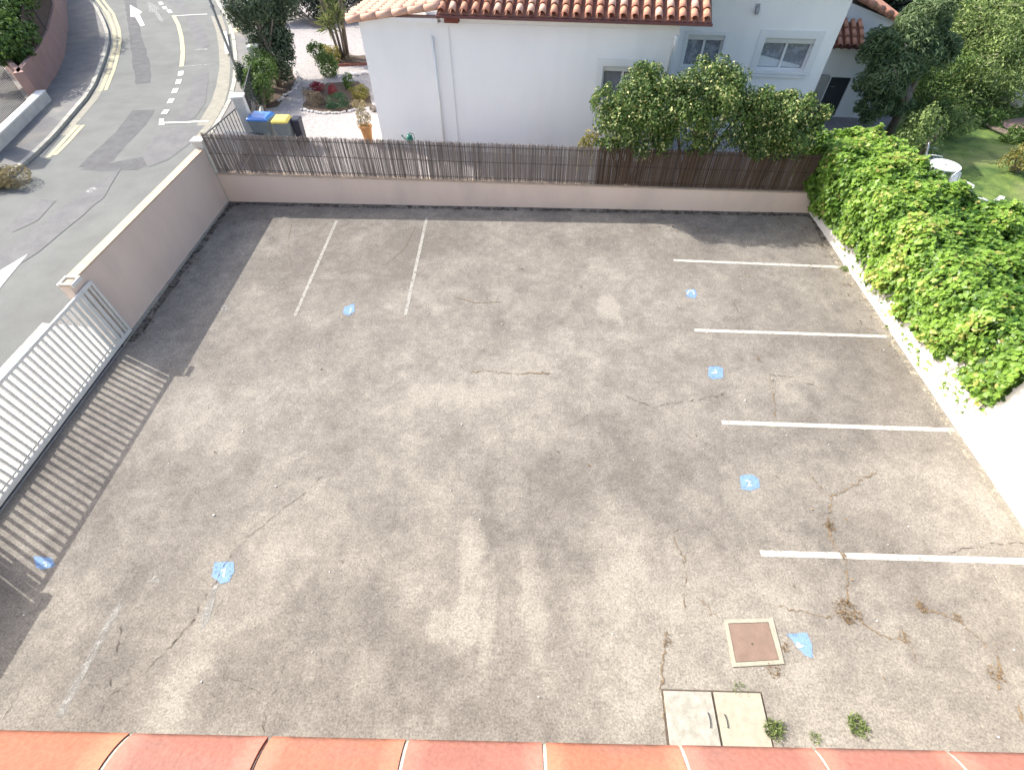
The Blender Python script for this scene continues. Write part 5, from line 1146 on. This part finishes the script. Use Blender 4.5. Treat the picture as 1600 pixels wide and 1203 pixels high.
# garden table and chair
def table():
    c = px(1478, 258, 1.07); o = empty('garden_table', (c.x, c.y, .35), 'round white plastic garden table standing in shade on the lawn', 'table')
    m = M['chair']; MB().lathe((c.x, c.y, 1.04), [(.40, 0), (.43, .01), (.43, .03), (.40, .035)], 26).build('tabletop', m, o)
    MB().lathe((c.x, c.y, 1.075), [(.035, 0), (.03, .003)], 10).build('parasol_hole', M['dark_metal'], o)
    for k in range(4):
        a = k * math.pi / 2 + .6; MB().tube([(c.x + .3 * math.cos(a), c.y + .3 * math.sin(a), 1.04), (c.x + .36 * math.cos(a), c.y + .36 * math.sin(a), .35)], [.035, .022], 8).build('leg', m, o)
def chair(c, rz, label):
    o = empty('garden_chair', c, label, 'chair', 'white plastic garden chairs on the lawn'); m = M['chair']; R = Matrix.Rotation(rz, 3, 'Z')
    def W(x, y, z): return Vector(c) + R @ Vector((x, y, z))
    MB().box(W(0, 0, .42), (.44, .42, .03), rz).build('seat', m, o, bevel=.012)
    fr = MB(); arc = [W(-.22, .2, .42), W(-.25, .27, .65), W(-.2, .32, .85), W(0, .34, .92), W(.2, .32, .85), W(.25, .27, .65), W(.22, .2, .42)]; fr.tube(arc, .02, 7); b = fr.build('backrest', m, o, smooth=True)
    for k in range(5): x = -.14 + .07 * k; MB().bar(W(x * .9, .215, .43), W(x, .33, .89 - abs(x) * .3),   .05, .01, up=R @ Vector((0, 1, 0))).build('slat', m, b)
    for s in (-1, 1):
        MB().tube([W(s * .24, .24, .62), W(s * .29, .05, .66), W(s * .28, -.17, .65), W(s * .24, -.21, .5)], .02, 7).build('armrest', m, o, smooth=True)
        for y in (-.19, .2): MB().tube([W(s * .21, y, .42), W(s * .25, y * 1.2, 0)], [.028, .02], 7).build('leg', m, o)
table()
c = px(1497, 300, .8); chair((c.x, c.y, .35), .5, 'white plastic garden chair in bright sun behind the ivy')
c = px(1462, 246, .9); chair((c.x, c.y + .15, .35), 1.2, 'white plastic chair in shade at the far left of the round table')
c = px(1508, 326, .7); chair((c.x + .15, c.y - .25, .35), -2.0, 'white chair mostly hidden by ivy, right of the sunlit one')

# ================================================================== ACROSS THE STREET
def planter():
    H = 1.15; ft = [px(*p, .1) for p in [(98, -60), (103, -20), (105, 10), (107, 45), (101, 88), (88, 118), (60, 160)]]; ft2 = [px(*p, .1) for p in [(60, 160), (30, 130), (-5, 92), (-60, 40)]]
    o = empty('planter_wall', ft[-1], 'curved terracotta coloured wall around the raised hedge at the top left', 'wall')
    def seg(L_, nm):
        i_ = offset(L_, -.2) if nm == 0 else offset(L_, -.2); a = MB(); n = len(L_)
        for k in range(n - 1): a.prism([L_[k], L_[k + 1], i_[k + 1], i_[k]], 0, H + .1)
        return a.build('wall_face', M['planter'], o), i_
    M['planter'] = mat('terracotta_render', (.37, .235, .20), (.32, .20, .17), scale=1.5, fine=.05, bump=.1)
    seg(ft, 0); seg(ft2, 1)
    inn = offset(ft, -.2)[:-1] + offset(ft2, -.2)[1:]
    solid('planter_soil', [tuple(p) for p in offset(ft, -.15)] + [tuple(p) for p in offset(ft2, -.15)[1:]], 0, H - .15, M['soil'], kind='structure')
    s_ = offset(ft, -.12); sc = empty('privacy_screen', s_[2], 'dark brown screen standing on the curved terracotta wall', 'screen'); M['screen'] = mat('brown_canvas', (.10, .065, .05), (.075, .05, .04), scale=3)
    for k in range(len(s_) - 2):
        p_, q_ = s_[k].copy(), s_[k + 1].copy(); t1 = 2.75; t2 = 2.75 if k < len(s_) - 3 else 2.1; nn = Vector((-(q_ - p_).y, (q_ - p_).x, 0)).normalized() * .03
        MB().prism([p_, q_, q_ - nn, p_ - nn], H + .1, [t1, t2, t2, t1]).build('panel', M['screen'], sc); MB().tube([(*p_[:2], H + .1), (*p_[:2], t1 + .05)], .035, 6).build('post', M['dark_metal'], sc)
    lob_ = []
    for (x, y, z, rx, rz_) in [(8, 30, 2.2, 1.6, 1.0), (18, 62, 1.7, 1.2, .8), (-10, 62, 2.0, 1.5, 1.0), (8, 5, 2.6, 1.6, 1.2), (30, 92, 1.3, .8, .45), (-30, 20, 2.3, 2.0, 1.1), (5, -30, 2.8, 2.0, 1.2)]:
        p = px(x - 5, y - 5, z); lob_.append((p.x, p.y, z, rx, rx, rz_))
    plant('hedge', Vector((lob_[0][0], lob_[0][1], 1.0)), 'green hedge growing inside the curved terracotta wall', 'hedge', lob_, 22000, .16, M['shrub'], seed=71, trunk_r=.04)
planter()
# low white wall, railing and its pillars
a, b = Vector((-21.15, 23.3, 0)), Vector((-19.55, 16.6, 0))
o = empty('low_wall', (a + b) / 2, 'low white wall at the left edge below the terracotta planter', 'wall'); d = (b - a).normalized(); q = Vector((-d.y, d.x, 0)) * -.34
MB().prism([a, b, b + q, a + q], 0, .46).build('wall_face', M['pier'], o); MB().prism([a - q * .06, b - q * .06, b + q * 1.06, a + q * 1.06], .46, .52).build('coping', M['gate_white'], o, bevel=.01)
qq = q * .5
ra = Vector((-20.95, 21.95, 0)) ; rb = Vector((-20.2, 19.15, 0))
ra = a.lerp(b, .20) + qq; rb = a.lerp(b, .62) + qq
railing((ra.x, ra.y, .0), (rb.x, rb.y, .0), .62, 1.95, 30, 'thin dark railing on the low white wall at the left edge', base=False, name='street_railing')
p = a.lerp(b, .70) + qq; o = empty('pillar', p, 'square pillar at the left edge that shades the pavement below the railing', 'pillar')
MB().box((p.x, p.y, 1.3), (.4, .7, 1.6), math.atan2(d.y, d.x) + math.pi / 2).build('shaft', M['pier'], o, bevel=.01); MB().box((p.x, p.y, 2.13), (.48, .78, .06), math.atan2(d.y, d.x) + math.pi / 2).build('cap', M['gate_white'], o, bevel=.01)
t = px(22, 283, .1)
plant('grass_clump', t, 'dry tufted grass clump on the pavement edge at the left', 'grass', [(t.x, t.y, .25, .75, .55, .35), (t.x - .8, t.y - .2, .25, .6, .5, .3)], 3500, .10, M['dryplant'], aspect=.15, seed=72, up=.8, trunk_r=.01)
# trees outside the frame whose shade lies on the far pavement are part of the hedge row behind the planter
for k, (x, y, z, r_) in enumerate([(-21.8, 36.5, 0, 0)]): pass

# tidy: every mesh without a material slot problem, nothing hidden
for ob in list(COL.objects):
    if ob.parent is None and ob.type == 'EMPTY' and not ob.children: bpy.data.objects.remove(ob)
